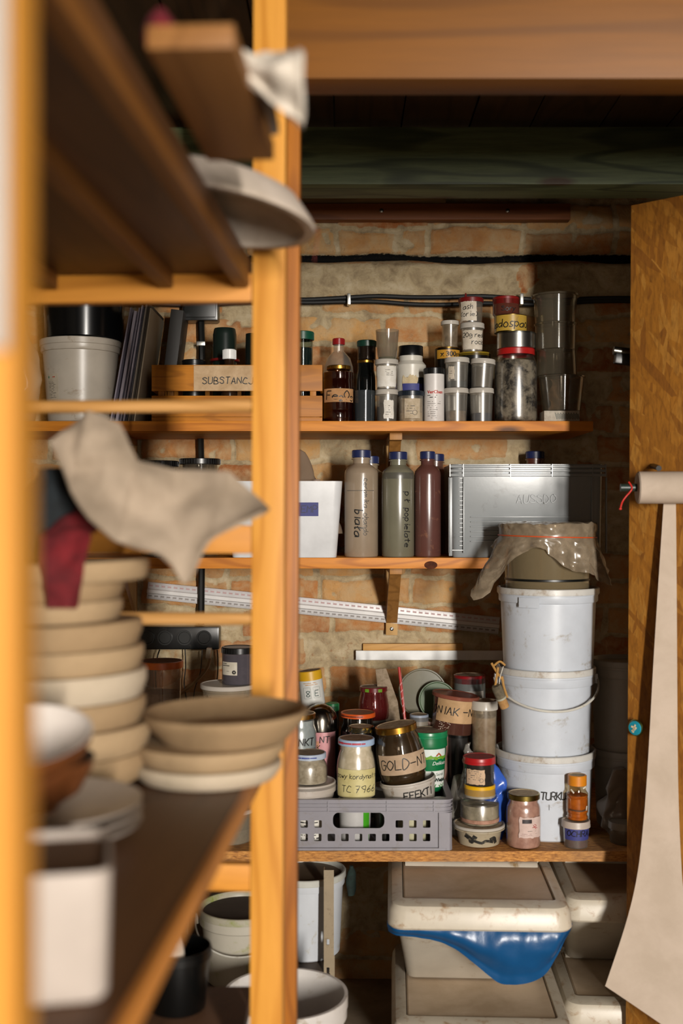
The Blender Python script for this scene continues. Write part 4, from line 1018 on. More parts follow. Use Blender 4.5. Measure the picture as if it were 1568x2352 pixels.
# ---- grey open crate with holes
gy = 2.885; kx0, kx1 = wx(606, gy), wx(1038, gy); kh = wz(1836, gy)-B; kd = .31; hw = (kx1-kx0)/2; kxc = (kx0+kx1)/2
GR = plastic('#86838a', .38, .25, '#77706c', 10, bump=.1)
kr = thing('open_storage_crate', 'grey open plastic crate with square holes and an oval grip, full of jars', 'crate', (kxc, gy, B))
def px2x(px): return wx(px, gy)-kxc
def py2z(py): return wz(py, gy)-B
def gridpanel(wid, hs, cols1, cols2, grip, name, loc, rz, th=.004):
    holes = []
    for x in cols1: holes.append(rrect(x-.0098, x+.0098, py2z(1897)-.0098, py2z(1897)+.0098, .003, 3))
    for x in cols2: holes.append(rrect(x-.0098, x+.0098, py2z(1928)-.0098, py2z(1928)+.0098, .003, 3))
    if grip: holes.append(rrect(px2x(764), px2x(883), py2z(1907), py2z(1870), .016, 6))
    me = plate([(-wid, .0), (wid, .0), (wid, hs), (-wid, hs)], holes, th, .0004)
    return obj(name, me, GR, kr, loc=loc, rot=(R_(90), 0, rz))
c1 = [px2x(p) for p in (667, 698, 730, 917, 948, 980)]; c2 = [px2x(698+31.3*i) for i in range(-1, 10)]
gridpanel(hw-.010, kh-.006, c1, c2, True, 'front_panel', (0, .008, .003), 0)
gridpanel(hw-.010, kh-.006, c1, c2, False, 'back_panel', (0, kd-.008, .003), 0)
for s in (-1, 1): gridpanel(kd/2-.010, kh-.006, [-.08, -.045, .045, .08], [-.115+.033*i for i in range(8)], False, 'side_panel', (s*(hw-.008), kd/2, .003), R_(90))
obj('crate_floor', bx(-hw+.01, hw-.01, .01, kd-.01, 0, .004), GR, kr)
def ring(z0, z1, ex, th):
    o_ = rrect(-hw-ex, hw+ex, -ex, kd+ex, .022, 5); i_ = rrect(-hw-ex+th, hw+ex-th, -ex+th, kd+ex-th, .020, 5)
    b = loft([[(x, y, z0) for x, y in i_], [(x, y, z0) for x, y in o_], [(x, y, z1) for x, y in o_], [(x, y, z1) for x, y in i_], [(x, y, z0) for x, y in i_]], cap=False)
    return b
obj('top_rim', ring(kh-.0035, kh, .004, .016), GR, kr)
for z in (kh-.012, kh-.021, kh-.031): obj('rim_rib', ring(z-.0012, z+.0012, .003, .010), GR, kr)
obj('rim_wall', ring(kh-.034, kh-.003, 0, .006), GR, kr)
bm = bmesh.new()
for px in (636, 753, 888, 996): box(bm, px2x(px)-.0012, px2x(px)+.0012, -.0036, .003, kh-.033, kh-.002)
obj('rim_dividers', bm, GR, kr)
for s in (-1, 1):
    bm = bmesh.new(); xo = s*hw
    pts = [(xo-s*.034, .006), (xo-s*.034, -.001), (xo-s*.006, -.001), (xo, .006), (xo, .034), (xo-s*.006, .034)]
    b = loft([[(x, y, 0) for x, y in pts], [(x, y, kh-.034) for x, y in pts]])
    bmesh.ops.recalc_face_normals(b, faces=b.faces); obj('corner_column', b, GR, kr); bm.free()
    b = loft([[(x, kd-y, 0) for x, y in pts], [(x, kd-y, kh-.034) for x, y in pts]])
    bmesh.ops.recalc_face_normals(b, faces=b.faces); obj('corner_column', b, GR, kr)
obj('base_lip', ring(0, .006, .002, .014), GR, kr)

# ---- hidden lower layer inside the crate, seen through the holes
F0 = B+.0045; TL = H-.745
def low(label, px, Y, m, r=.040, strip=None, h=None, lab_=None):
    v = vessel('plastic_tub', label, 'tub', 0, 0, 0, F0, Y, [(.88, 0), (.9, .02), (.98, .93), (.98, 1)], m, dict(h=.008, mat=WHITEC, r=1.0, rim=.001), X=wx(px, Y), R=r, ht=h or (TL-F0), solidtop=True)
    if strip: patch(v.o, v.surf, strip[0], strip[1], .004, v.bh*.93, strip[2], 'coloured_label', n=12)
    if lab_: lb = patch(v.o, v.surf, -.03, .03, .01, v.bh*.8, PAPERW, 'label', n=12); printlines(lb, v.surf, -.028, .028, .012, v.bh*.78, 9, INK, 41, h=.004)
    return v
low('newsprint wrapped tub low in the grey crate, seen through the left holes', 712, 2.955, plastic('#c0b48c', .5), .042, lab_=1)
low('white tub with a bright green label seen through the oval grip', 815, 2.955, plastic('#b4b2b0', .4), .043, (.022, .043, plastic('#3f9a1c', .45, bump=.4)))
low('dark squat tub low in the grey crate beside the green labelled one', 885, 2.94, plastic('#1a1816', .4), .018, h=TL-F0-.025)
low('cream tub seen through the right hand holes of the grey crate', 948, 2.955, plastic('#b9b597', .45), .042, h=TL-F0-.025)
low('small dark tub in the right front corner of the grey crate', 1010, 2.945, plastic('#3a3734', .4), .022)
low('plain tub hidden in the left front corner of the grey crate', 632, 2.96, plastic('#a8a49c', .4), .030)
for k, (px, lab__) in enumerate(((655, 'grey tub at the back of the crate under the pale blue jar'), (735, 'grey tub at the back of the crate under the pink container'), (815, 'grey tub at the back of the crate under the orange lidded jar'), (895, 'grey tub at the back of the crate behind the barrel jar'), (975, 'grey tub at the back of the crate under the green cheese tub'))):
    low(lab__, px, 3.095, plastic('#8f8b84', .4), .046)
TLz = TL+.0006
# ---- upper layer
SPK = powder('#b3a996', '#8f8470', 70, .95, .5, .3)
Lw = dict(h=.014, mat=plastic('#a9b4c4', .35, .1), r=.93, dust=DUST, text=plastic('#3c4a8a', .5))
v = vessel('flat_white_tub', 'low white lidded tub under the speckled jar at the left of the crate', 'tub', 632, 771, 1792, TLz, 2.965, [(.9, 0), (.92, .05), (.96, .45), (1, .47), (1, 1)], plastic('#b3a99f', .4, .1), dict(h=.012, mat=plastic('#b9b0a6', .4), r=1.0, rim=.003), solidtop=True)
z_ = v.z+v.H
v = vessel('speckled_powder_jar', 'squat jar of speckled grey powder standing on the flat white tub', 'jar', 664, 752, 1727, z_+.0004-.002, 2.955, YOG, GLASS, Lw, (.92, SPK))
v = vessel('pale_blue_jar', 'tall jar of pale blue white glaze with a gold lid behind the speckled jar', 'jar', 650, 727, 1637, TLz, 3.035, JAR, GLASS, dict(h=.013, mat=GOLD, r=.95, dust=DUST), (.93, powder('#a5b0b4', '#8a969a', 30)))
write(v.o, 'TNKT', v.surf, .018, .012, .135, w=.0024)
v = vessel('pink_container', 'pink container with NT written on it behind the blue and white lids', 'container', 712, 770, 1676, TLz, 3.115, CAN, plastic('#c98f92', .4), None, solidtop=True)
write(v.o, 'NT', v.surf, .017, .005, .125, w=.0022); write(v.o, 'K', v.surf, .012, -.012, .103, w=.0016)
patch(v.o, v.surf, -.028, -.010, .02, .12, plastic('#c58f70', .5), 'peach_label', n=8)
zt = v.z+v.H
st = obj('steel_bowl', lathe([(.044,0),(.046,0),(.0475,.002),(.047,.03),(.042,.048),(.030,.062),(.014,.070),(0,.072),(0,.070),(.029,.060),(.0405,.046),(.0455,.03),(.044,0)], 40), metalm('#8b857c', .18), loc=(v.x-.006, 3.115, zt+.0004))
tag(st, 'upturned shiny steel bowl resting on the pink container', 'bowl')
g = vessel('green_lidded_jar', 'slim dark jar with a green ribbed lid just right of the steel bowl', 'jar', 748, 778, 1614, TLz, 3.185, CAN, plastic('#161b16', .3), dict(h=.022, mat=plastic('#155a30', .4), r=1.0, ribs=24), solidtop=True)
# tilted white canister with yellow lid
hcan = wz(1545, 3.205)-TLz+.006
v = vessel('yellow_lidded_canister', 'white printed canister with a yellow lid, leaning left against the wall', 'canister', 0, 0, 0, TLz+.0035, 3.205, CAN, plastic('#c9c9c4', .4), dict(h=.026, mat=plastic('#c99a1c', .38), r=1.02, dust=DUSTL, ribs=0), X=wx(708, 3.2)+.038, R=.034, ht=hcan, rot=(0, R_(-7), 0), solidtop=True)
bm = bmesh.new()
for s in (-.012, .016):
    c = bmesh.new(); 
    ribbon(bm, [[(s-.010, hcan-.075), (s+.010, hcan-.075), (s+.010, hcan-.045), (s-.010, hcan-.045), (s-.010, hcan-.075)]], v.surf, .001, .0005)
obj('printed_frames', bm, plastic('#9aa09a', .5), v.o, smooth=0)
write(v.o, '8E', v.surf, .016, .002, hcan-.062, w=.002, mat=plastic('#4a5a56', .5), gap=.9, jit=0)
printlines(v.o, v.surf, -.02, .024, hcan-.040, hcan-.030, 2, plastic('#c08a50', .5), 42, h=.002)
# cream jar
LB2 = dict(h=.016, mat=plastic('#9fb6d2', .3), r=.93, dust=powder('#8c7058', '#705640', 40), text=plastic('#b03a48', .5))
v = vessel('cream_glaze_jar', 'jar of cream glaze handwritten TC 7966 with a pale blue lid, front of the crate', 'jar', 773, 863, 1694, TLz, 2.965, YOG, GLASS, LB2, (.93, powder('#ddd2bc', '#c9bda4', 40, contrast=.3)))
lb = patch(v.o, v.surf, -.060, .060, .008, .080, powder('#c6bb86', '#b5a972', 20, .6, .5, .05), 'cream_label', n=26)
write(lb, 'zowy kordynat n', v.surf, .0115, .002, .063, w=.0016, gap=.2); write(lb, 'TC 7966', v.surf, .0165, .006, .030, w=.0018, gap=.3)
v = vessel('small_jar', 'small jar with a black and gold lid just behind the cream glaze jar', 'jar', 796, 861, 1667, TLz, 3.045, YOG, GLASS, dict(h=.014, mat=plastic('#2a2416', .2, .3, '#a8822e', 60), r=.95, dust=DUSTL), (.7, powder('#7a7060', '#5e5648')))
v = vessel('orange_lidded_jar', 'dark jar with a wide orange lid in the middle of the crate', 'jar', 782, 862, 1635, TLz, 3.122, JAR, plastic('#15110d', .12), dict(h=.012, mat=plastic('#c8521a', .35), r=1.0, dust=powder('#8a6a4e', '#a0542a', 30), text=plastic('#5a2010', .5)), solidtop=True)
sp_ = vessel('support_tin', 'plain tin hidden behind the orange lidded jar, under the red jar', 'tin', 0, 0, 0, TLz, 3.208, CAN, plastic('#6a665e', .4), None, X=wx(857, 3.2), R=.036, ht=wz(1652, 3.2)-TLz, solidtop=True)
v = vessel('red_glaze_jar', 'faceted jar of dark red glaze, its lid printed with green leaves, against the wall', 'jar', 822, 893, 1576, sp_.z+sp_.H+.0004, 3.205, [(.84, 0), (.95, .03), (1, .12), (1, .45), (.93, .65), (.86, .8), (.84, .82), (.84, 1)], clear('#9a4040', .8, .05, .1), dict(h=.013, mat=plastic('#5c1216', .3), r=.9, ribs=0, dust=DUST), (.9, plastic('#5e1712', .3, .4, '#a8523c', 12)))
for a in (-.026, .012): patch(v.lid, lambda s, z, o, R=v.R*.9: ((R+o)*math.sin(s/R), -(R+o)*math.cos(s/R), z), a, a+.012, v.H-.012, v.H-.003, plastic('#5f8a24', .4), 'leaf_print', n=4)
# EFEKT tub tilted and barrel jar on top
v = vessel('white_effect_tub', 'tilted white tub marked EFEKT under the big barrel jar', 'tub', 878, 1008, 1801, TLz-.012, 2.978, [(.84, 0), (.86, .03), (.96, .8), (1.0, .82), (1.0, .92), (.97, .93), (.97, 1)], plastic('#b9b1a8', .35, .2), None, (.3, powder('#8f8478', '#766b60')), rot=(0, R_(-9), 0), ht=.058)
write(v.o, 'EFEKTI', v.surf, .018, .022, .028, w=.0030, gap=.2)
tz = v.z+.026
v = vessel('barrel_jar', 'big barrel shaped jar of brown slip labelled GOLD NT, tilted left, gold lid', 'jar', 858, 978, 1660, tz+.003, 2.975, BARREL, clear('#9a8c78', .86, .05), dict(h=.017, mat=GOLD, r=.86, dust=DUSTL), (.93, powder('#6a563c', '#4a3b28', 8, .5, .5, .1)), rot=(0, R_(-9), 0), X=wx(935, 2.975)-.004, R=.0635, ht=.172, seg=56)
lb = patch(v.o, v.surf, -.070, .088, .052, .104, powder('#b59c82', '#9f866c', 14, .85, .5, .05), 'paper_label', n=30)
write(lb, 'GOLD-NT', v.surf, .0245, .008, .079, w=.0028, gap=.22, jit=.02)
# green cheese tub
v = vessel('cottage_cheese_tub', 'green and white cottage cheese tub behind the barrel jar at the right of the crate', 'tub', 938, 1027, 1676, TLz, 3.05, [(.78, 0), (.8, .02), (.93, .80), (.99, .82), (1, .84), (.98, .92), (.98, 1)], plastic('#0e6a3c', .35), dict(h=.016, mat=plastic('#12794a', .3), r=1.02, dust=DUST, skirt=True, gap=.9), solidtop=True)
s0 = v.surf
patch(v.o, s0, -.02, .050, .012, .056, plastic('#d9dcd6', .4), 'white_label', n=16)
patch(v.o, s0, -.02, .052, .088, .114, plastic('#d3dcd8', .4), 'sky_label', n=16)
patch(v.o, s0, -.02, .052, .088, .096, plastic('#6a9a2a', .4), 'meadow_print', n=16, off=.0012, torn=.003)
bm = bmesh.new(); ribbon(bm, [[(.020, .097), (.026, .103), (.032, .097)]], s0, .004, .002); obj('house_print', bm, plastic('#a8542a', .5), v.o, smooth=0)
printed(v.o, 'Delikate', s0, .0135, .030, .076, plastic('#e4e8e2', .4), shear=.35, off=.001)
printed(v.o, 'Serek', s0, .011, .031, .046, plastic('#2a4a3a', .4), off=.0016)
printed(v.o, 'Wiejski', s0, .0128, .032, .031, plastic('#12251c', .4), bold=.0006, off=.0016)
bm = bmesh.new()
for x in (.004, .014, .03, .04): ribbon(bm, [[(x, .012), (x+.004, .020)], [(x+.002, .012), (x-.003, .017)]], s0, .002, .0013)
obj('herb_print', bm, plastic('#2f7a2a', .4), v.o, smooth=0)
# small pale lids behind the cheese tub
sq = vessel('pale_lidded_tub', 'small tub with a pale blue lid behind the cottage cheese tub', 'tub', 940, 984, 1640, TLz, 3.128, CAN, plastic('#7c7468', .4), dict(h=.018, mat=plastic('#8c95a4', .4), r=1.0, dust=DUSTL), solidtop=True)
sq = vessel('pinkish_tub', 'tub with a stained pinkish lid between the cheese tub and the wall', 'tub', 978, 1032, 1655, TLz, 3.135, CAN, plastic('#8a6a60', .4, .4), dict(h=.014, mat=plastic('#a48a80', .4, .4, '#6a3a30'), r=1.0, dust=DUSTL), solidtop=True)
sup = vessel('support_tin', 'tall plain tin hidden behind the pale lids, round lids stand on it', 'tin', 0, 0, 0, TLz, 3.198, CAN, plastic('#5c5a52', .4), None, X=wx(985, 3.2), R=.028, ht=wz(1652, 3.2)-TLz, solidtop=True)
zs = sup.z+sup.H
def disclid(label, px, py, Y, r, m, tilt, name='round_lid'):
    o = obj(name, lathe([(0,0),(r-.008,0),(r-.006,-.004),(r-.001,-.004),(r,0),(r-.001,.006),(r-.004,.006),(r-.006,.0015),(0,.0015)], 48), m, loc=(wx(px, Y), Y, zs+r*math.cos(R_(tilt))+.002), rot=(R_(90-tilt), 0, 0))
    return tag(o, label, 'lid', 'round plastic lids standing behind the jars')
disclid('large clear greenish lid standing on edge against the bricks', 970, 0, 3.214, .070, clear('#74705a', .8, .15, .5, .1), 4)
disclid('smaller dark green lid standing on edge in front of the large clear one', 1004, 0, 3.188, .054, plastic('#2f4a1c', .5), 6)
# grey paper wedge and red striped straw
o = obj('folded_paper', sheet(lambda u, v: (-.038+u*(.070*(1-v)+.030), .012*math.sin(u*7)*(1-v)-.01*v, v*.305), 14, 12, .003), powder('#8f7e6a', '#74644f'), loc=(wx(918, 3.215), 3.212, TLz), rot=(0, R_(-6), 0))
tag(o, 'greyish folded paper wedge leaning on the wall left of the red striped straw', 'paper')
stw = thing('striped_straw', 'red and pink striped straw sticking up from the crate beside the round lids', 'straw', (wx(945, 3.165), 3.165, TLz), (0, R_(-6.5), 0))
hs = (wz(1532, 3.16)-TLz)*1.005
obj('straw', lathe([(0,0),(.004,0),(.004,hs),(0,hs)], 14), plastic('#a8302a', .4), stw)
bm = bmesh.new(); s5 = lambda s, z, o: ((.004+o)*math.sin(s/.004), -(.004+o)*math.cos(s/.004), z)
ribbon(bm, [[(-.009+.018*(t/30), .06+(hs-.07)*t/30) for t in range(31)]], s5, .0022, .0001)
for k in range(8): ribbon(bm, [[(-.006+.012*i/8, .12+k*.02+.012*i/8) for i in range(9)]], s5, .003, .0001)
obj('stripes', bm, plastic('#c88a8a', .4), stw, smooth=0)

# ---- right of the crate
gh = vessel('dark_jar', 'dark narrow jar standing between the crate and the tall beige jar', 'jar', 0, 0, 0, B, 3.125, CAN, plastic('#23211f', .3), dict(h=.012, mat=DARKM, r=1.0), X=.322, R=.030, ht=wz(1682, 3.125)-B, solidtop=True)
v = vessel('cognac_glaze_tub', 'tilted tub of dark red glaze labelled NIAK NY over the right edge of the crate', 'tub', 990, 1096, 1592, gh.z+gh.H+.007, 3.10, TUBP, clear('#9a6a58', .75, .08, .15), dict(h=.010, mat=clear('#8a5040', .5, .15, .7), r=1.03, gap=.8), (.8, plastic('#3a0f0b', .2)), rot=(0, R_(7), 0), X=wx(1036, 3.10))
lb = patch(v.o, v.surf, -.058, .058, v.bh*.34, v.bh*.97, powder('#b9966f', '#a0805a', 14, .8, .5, .1), 'paper_label', n=24)
write(lb, 'ONIAK -NY', v.surf, .0205, -.002, v.bh*.66, w=.0028, gap=.24)
rnd = random.Random(5); bm = bmesh.new()
for k in range(46):
    x, z = -.045+abs(rnd.gauss(0, .013)), .008+rnd.uniform(0, v.bh*.3)
    ribbon(bm, [[(x, z), (x+.0012, z+.0004)]], v.surf, .0014, .0006)
obj('white_specks', bm, plastic('#c8b8a8', .5), v.o, smooth=0)
sp_ = vessel('support_tin', 'plain tin standing by the wall under the red banded pot', 'tin', 0, 0, 0, B, 3.205, CAN, plastic('#4a4640', .4), None, X=wx(1078, 3.2), R=.038, ht=wz(1628, 3.2)-B, solidtop=True)
v = vessel('red_banded_pot', 'grey pot with a red banded lid reading HOTZA, behind the cognac tub', 'pot', 1042, 1114, 1549, sp_.z+sp_.H+.0004, 3.203, CAN, plastic('#5d615f', .35), dict(h=.023, mat=plastic('#7d1018', .35), r=1.0, dust=DUST), solidtop=True)
lb = patch(v.o, v.surf, -.038, .040, v.bh*.18, v.bh*.62, plastic('#a8a49c', .5), 'label', n=20); printed(lb, 'HOTZA', v.surf, .014, .012, v.bh*.42, INK, off=.0012)
sp_ = vessel('support_tin', 'dark tin on the worktop under the tall beige jar', 'tin', 0, 0, 0, B, 3.065, CAN, plastic('#2f2c28', .4), None, X=.386, R=.034, ht=wz(1768, 3.07)-B, solidtop=True)
v = vessel('tall_beige_jar', 'tall frosted jar of beige powder with a dusty clear lid beside the bucket tower', 'jar', 1086, 1147, 1608, sp_.z+sp_.H+.0004, 3.065, CUP, CLEARD, dict(h=.024, mat=LIDF, r=1.03, dust=DUST, skirt=True, rim=.004), (.80, powder('#94795a', '#7e6446', 12)), X=.386)
# stack of tub, yellow-lid jar, red-lid jar
v = vessel('low_food_tub', 'low clear tub with black blots at the right of the crate, two jars on it', 'tub', 1040, 1159, 1889, B, 2.955, [(.72, 0), (.78, .04), (.86, .7), (.90, .78), (1, .82), (1, .88), (.96, .89), (.96, 1)], plastic('#a89c84', .35, .2), dict(h=.007, mat=LIDF, r=1.0, dust=DUSTL, rim=.002), solidtop=True)
bl = bmesh.new()
blob = [[(-.040, .030), (-.030, .024), (-.026, .016), (-.018, .028)], [(-.016, .018), (0, .014), (.012, .019), (.03, .015)], [(.026, .022), (.036, .024), (.040, .014)]]
for pl_, w_ in zip(blob, (.012, .007, .010)): ribbon(bl, [spline(pl_, 5)], v.surf, w_, .0004)
obj('black_blots', bl, plastic('#1b1a17', .6, .3, '#8a8068', 80), v.o, smooth=0)
z_ = v.z+v.H
v = vessel('yellow_lidded_jar', 'glass jar of greyish cream paste under a yellow lid, on the low blotted tub', 'jar', 1057, 1146, 1806, z_+.0002, 2.955, [(.9, 0), (.97, .03), (1, .08), (1, .70), (.95, .76), (.90, .8), (.95, .83), (.88, .86), (.88, 1)], GLASS, None, (.66, powder('#a79d88', '#6f6a5a', 25)), ht=wz(1822, 2.955)-z_)
obj('pink_sediment', lathe([(v.R*.9, .004), (v.R*1.001, .008), (v.R*1.001, .016), (v.R*.98, .017)], 40), powder('#a8806c', '#8a6450'), v.o)
iv = v
o = vessel('yellow_capped_pot', 'white pot with a bright yellow lid sitting in the mouth of the paste jar', 'pot', 1064, 1139, 1800, z_+.070, 2.955, CAN, plastic('#b7b0a4', .4), dict(h=.026, mat=plastic('#dca80e', .35), r=1.0, ribs=0, dust=DUSTL), solidtop=True, R=.0405)
z_ = o.z+o.H
v = vessel('red_lidded_jar', 'dark red lidded jar with torn label, topmost of the stack beside the crate', 'jar', 1064, 1136, 1736, z_+.0003, 2.955, POT, clear('#5a5550', .7, .06, .15), dict(h=.017, mat=plastic('#a0161a', .35), r=1.04, dust=powder('#7c3a34', '#8f1a1c', 30), skirt=True), (.8, powder('#2a2523', '#191614')))
lb = patch(v.o, v.surf, -.040, .010, .006, .044, powder('#c3a78a', '#b3977a', 20), 'torn_label', torn=.001, n=14); printlines(lb, v.surf, -.034, .006, .016, .042, 5, GREYINK, 51, h=.002)
bm = bmesh.new(); ribbon(bm, [[(.001+.005*math.cos(t*.55), .017+.005*math.sin(t*.55)) for t in range(12)]], v.surf, .001, .0014); obj('round_emblem', bm, GREYINK, lb, smooth=0)
bag('blue_plastic_bag', 'crumpled blue plastic bag squeezed between the jar stack and the bucket tower', 'bag', .402, 2.990, B, .036, .215, .030, clear('#3a64c8', .6, .2, .7), 21, .020)
bag('clear_plastic_bag', 'twisted clear plastic bag tip behind the red lidded jar', 'bag', wx(1082, 3.02), 3.020, B+.10, .026, .175, .016, clear('#b8b4ae', .75, .12, .35), 33, .022)
bag('grey_plastic_bag', 'grey crumpled film between the crate and the stacked jars', 'bag', wx(1050, 3.035), 3.035, B, .022, .16, .016, clear('#8f8a80', .7, .15, .45), 35, .022)
# pink jar
v = vessel('pink_powder_jar', 'glass jar of pink powder with a gold lid in front of the TURKUS bucket', 'jar', 1163, 1241, 1820, B, 2.926, JAR, GLASS, dict(h=.014, mat=metalm('#8f7c40', .3), r=.95, dust=DUSTL), (.93, powder('#bd9384', '#a57a6c', 50, contrast=.4)))
lb = patch(v.o, v.surf, -.018, .046, .032, .084, powder('#cbb5ad', '#bda59c', 20), 'label', torn=.0015, n=16)
bm = bmesh.new(); box(bm, 0, .001, 0, .001, 0, .001); bm.clear(); 
patch(lb, v.surf, -.010, .014, .069, .079, plastic('#2a2022', .4), 'dark_logo_box', n=6, off=.0012)
bm = bmesh.new(); ribbon(bm, [[(.016, .058), (.024, .060), (.030, .056)], [(.018, .064), (.026, .054)], [(.022, .066), (.028, .062)]], v.surf, .0016, .0014); obj('red_flourish', bm, plastic('#a84a48', .5), lb, smooth=0)
printlines(lb, v.surf, -.014, .042, .036, .044, 2, plastic('#8a6a64', .5), 61, h=.0012); printlines(lb, v.surf, .004, .03, .046, .052, 1, GREYINK, 62, h=.0016)
bm = bmesh.new()
# blue-taped jar and orange jar
v = vessel('blue_taped_jar', 'small blue taped jar of dark red powder with white lid at the worktop edge', 'jar', 1291, 1353, 1882, B, 2.924, CUP, CLEARP, dict(h=.017, mat=plastic('#b3a69c', .4), r=1.06, skirt=True, rim=.003), (.86, powder('#4a1512', '#32100d', 30)))
lb = patch(v.o, v.surf, -.038, .036, .022, .060, BLUET, 'blue_tape', n=20); write(lb, 'OCHRA', v.surf, .014, 0, .040, w=.0020, off=.0016)
z_ = v.z+v.H
v = vessel('orange_powder_jar', 'slim jar of orange pigment with an orange cap, on the blue taped jar', 'jar', 1300, 1350, 1779, z_+.0003, 2.924, [(.9, 0), (.96, .03), (1, .06), (1, .10), (.93, .12), (.93, .2), (1, .22), (1, .62), (.95, .64), (1, .67), (1, .74), (.86, .8), (.84, .82), (.84, 1)], clear('#e8c890', .9, .06), dict(h=.026, mat=plastic('#cf7f18', .4), r=.86, gap=.9, dust=DUSTL), (.70, powder('#c9771a', '#a85a10', 40)))
bm = bmesh.new(); ribbon(bm, [[(-.026, .030), (.006, .028), (.018, .030)]], v.surf, .004, .0008); obj('dark_stain', bm, plastic('#4a2a10', .7), v.o, smooth=0)
bm = bmesh.new(); ribbon(bm, [[(.012, .085), (.02, .088), (.024, .08)], [(.02, .03), (.022, .038)], [(-.02, .08), (-.014, .074)]], v.surf, .004, .0008); obj('white_chips', bm, plastic('#d8d0c0', .6), v.o, smooth=0)
# dark corner
v = vessel('grey_ribbed_jar', 'grey ribbed plastic jar in the dark corner beside the flake board', 'jar', 1398, 1468, 1885, B, 2.96, [(.9, 0), (.92, .03), (1, .92), (1, 1)], clear('#8a8070', .6, .15, .4), dict(h=.018, mat=plastic('#7b7264', .4), r=1.04, skirt=True), (.7, powder('#6a6254')))
bag('dark_film_bag', 'crumpled dark film bag above the ribbed jar in the dark corner', 'bag', wx(1412, 3.03)+.0, 3.0, B, .045, .17, .025, clear('#8a7f74', .6, .25, .6), 41, .032)
DKB = plastic('#8a857c', .5)
o, R, hq = bucket('grey_bucket', 'grey bucket in shadow behind the right side of the white tower', 0, 0, 1715, B, 3.13, DKB, X=.790, R=.098, taper=.9)
bucket('grey_bucket', 'upper grey bucket in the shadows right of the white tower, slim and lidded', 0, 0, 1512, B+hq-.0118, 3.13, DKB, X=.782, R=.094, taper=.92)

# ---- left of the crate
pw = thing('power_strip', 'black power strip with plugs on the wall behind the pottery moulds', 'power strip', (wx(409, 3.2), 3.205, wz(1491, 3.2)))
obj('strip_body', bx(-.118, .118, -.02, .032, 0, .065, bev=.006), BLACKP, pw)
for k, x in enumerate((-.085, -.035, .02, .075)):
    obj('socket', lathe([(0,0),(.021,0),(.021,.004),(.017,.004),(.016,.0015),(0,.0015)], 24), DARKM, pw, loc=(x, -.02, .034), rot=(R_(90), 0, 0))
obj('white_plug', bx(-.007, .007, -.045, -.020, -.018, .012, bev=.003), plastic('#a89a84', .5), pw, loc=(.090, 0, -.004), rot=(0, R_(8), 0))
CABD = plastic('#0e0d0c', .4)
for pts, m, r in (([( -.05,-.02,0),(-.055,-.03,-.02),(-.062,-.02,-.06),(-.06,-.015,-.12)], CABD, .002), ([(.02,-.01,0),(.022,-.012,-.05),(.018,-.012,-.1),(.03,-.02,-.16)], CABD, .0018),
                  ([(.094,-.04,-.022),(.085,-.045,-.05),(.055,-.04,-.085),(.02,-.03,-.115),(-.01,-.03,-.14)], plastic('#8a6f4a', .5), .0042),
                  ([(.07,-.02,0),(.066,-.03,-.06),(.05,-.03,-.11),(.045,-.03,-.17)], CABD, .0015), ([(.112,-.02,.0),(.114,-.02,-.03),(.112,-.02,-.08),(.10,-.02,-.14)], CABD, .0018)):
    obj('power_lead', tube(spline(pts, 6), r, 7), m, pw)
TEAL = plastic('#1f7f94', .45)
tb = thing('teal_box', 'turquoise cardboard box on the worktop at left, mostly behind the moulds', 'box', (wx(385, 3.02), 2.93, B))
obj('box_body', bx(-.085, .085, 0, .19, 0, .232, bev=.002), TEAL, tb)
obj('box_lid', bx(-.087, .087, -.002, .192, .2322, .262, bev=.002), TEAL, tb)
zt = B+.262
bb = obj('black_tray', bx(-.082, .075, 0, .17, 0, wz(1668, 2.97)-zt-.001, bev=.004), BLACKP, loc=(wx(385, 3.02), 2.935, zt+.0005)); tag(bb, 'flat black case on the turquoise box under the orange lidded bucket', 'case')
zt = wz(1668, 2.97)
v = vessel('orange_lidded_bucket', 'small clear bucket half full of pale powder with an orange lid', 'bucket', 322, 419, 1517, zt, 3.01, TUBP, clear('#b8a08a', .8, .06, .12), dict(h=.018, mat=plastic('#b8581a', .35), r=1.04, gap=.9, dust=powder('#5a3418', '#4a2810', 20)), (.56, powder('#c3ac98', '#ab937c', 30, contrast=.3)))
obj('handle', tube([(v.R*1.03*math.sin(R_(a)), -v.R*1.03*math.cos(R_(a)), v.H-.03-.035*math.cos(R_(a))) for a in range(-90, 91, 9)], .0016, 6), CLEARP, v.o)
obj('pale_base', lathe([(0, 0), (v.R*.9, 0), (v.R*.9, .006), (0, .006)], 32), plastic('#c8c0b4', .4), v.o, loc=(0, 0, -.0005))
o = obj('loose_lead', tube(spline([(wx(330, 2.93), 2.945, zt+.003), (wx(358, 2.93), 2.94, zt+.003), (wx(400, 2.93), 2.935, zt+.016), (wx(432, 2.94), 2.94, zt+.040), (wx(470, 3.0), 3.0, zt+.05), (wx(445, 3.1), 3.1, zt+.005), (wx(432, 3.05), 3.05, zt-.08), (wx(432, 3.05), 3.05, zt-.2)], 6), .0016, 6), CABD)
tag(o, 'thin black lead curling in front of the orange lidded bucket', 'cable')
z_ = B
FT = clear('#a89c88', .75, .1, .3)
for k in range(3):
    hq = .0872
    v = vessel('food_tub', ['cloudy lidded tub standing on the worktop, bottom of the pile at left of the crate', 'cloudy lidded tub, second from the bottom of the pile at left of the crate', 'cloudy lidded tub, third from the bottom of the pile, right under the wide rimmed one'][k], 'tub', 0, 0, 0, z_, 2.985, TUBP, FT, dict(h=.010, mat=LIDF, r=1.0), (.8, powder(['#8f8470', '#4a3a30', '#b3a998'][k])), X=wx(524, 2.98), R=.072, ht=hq-.0004, group='food tubs piled left of the crate'); z_ += hq
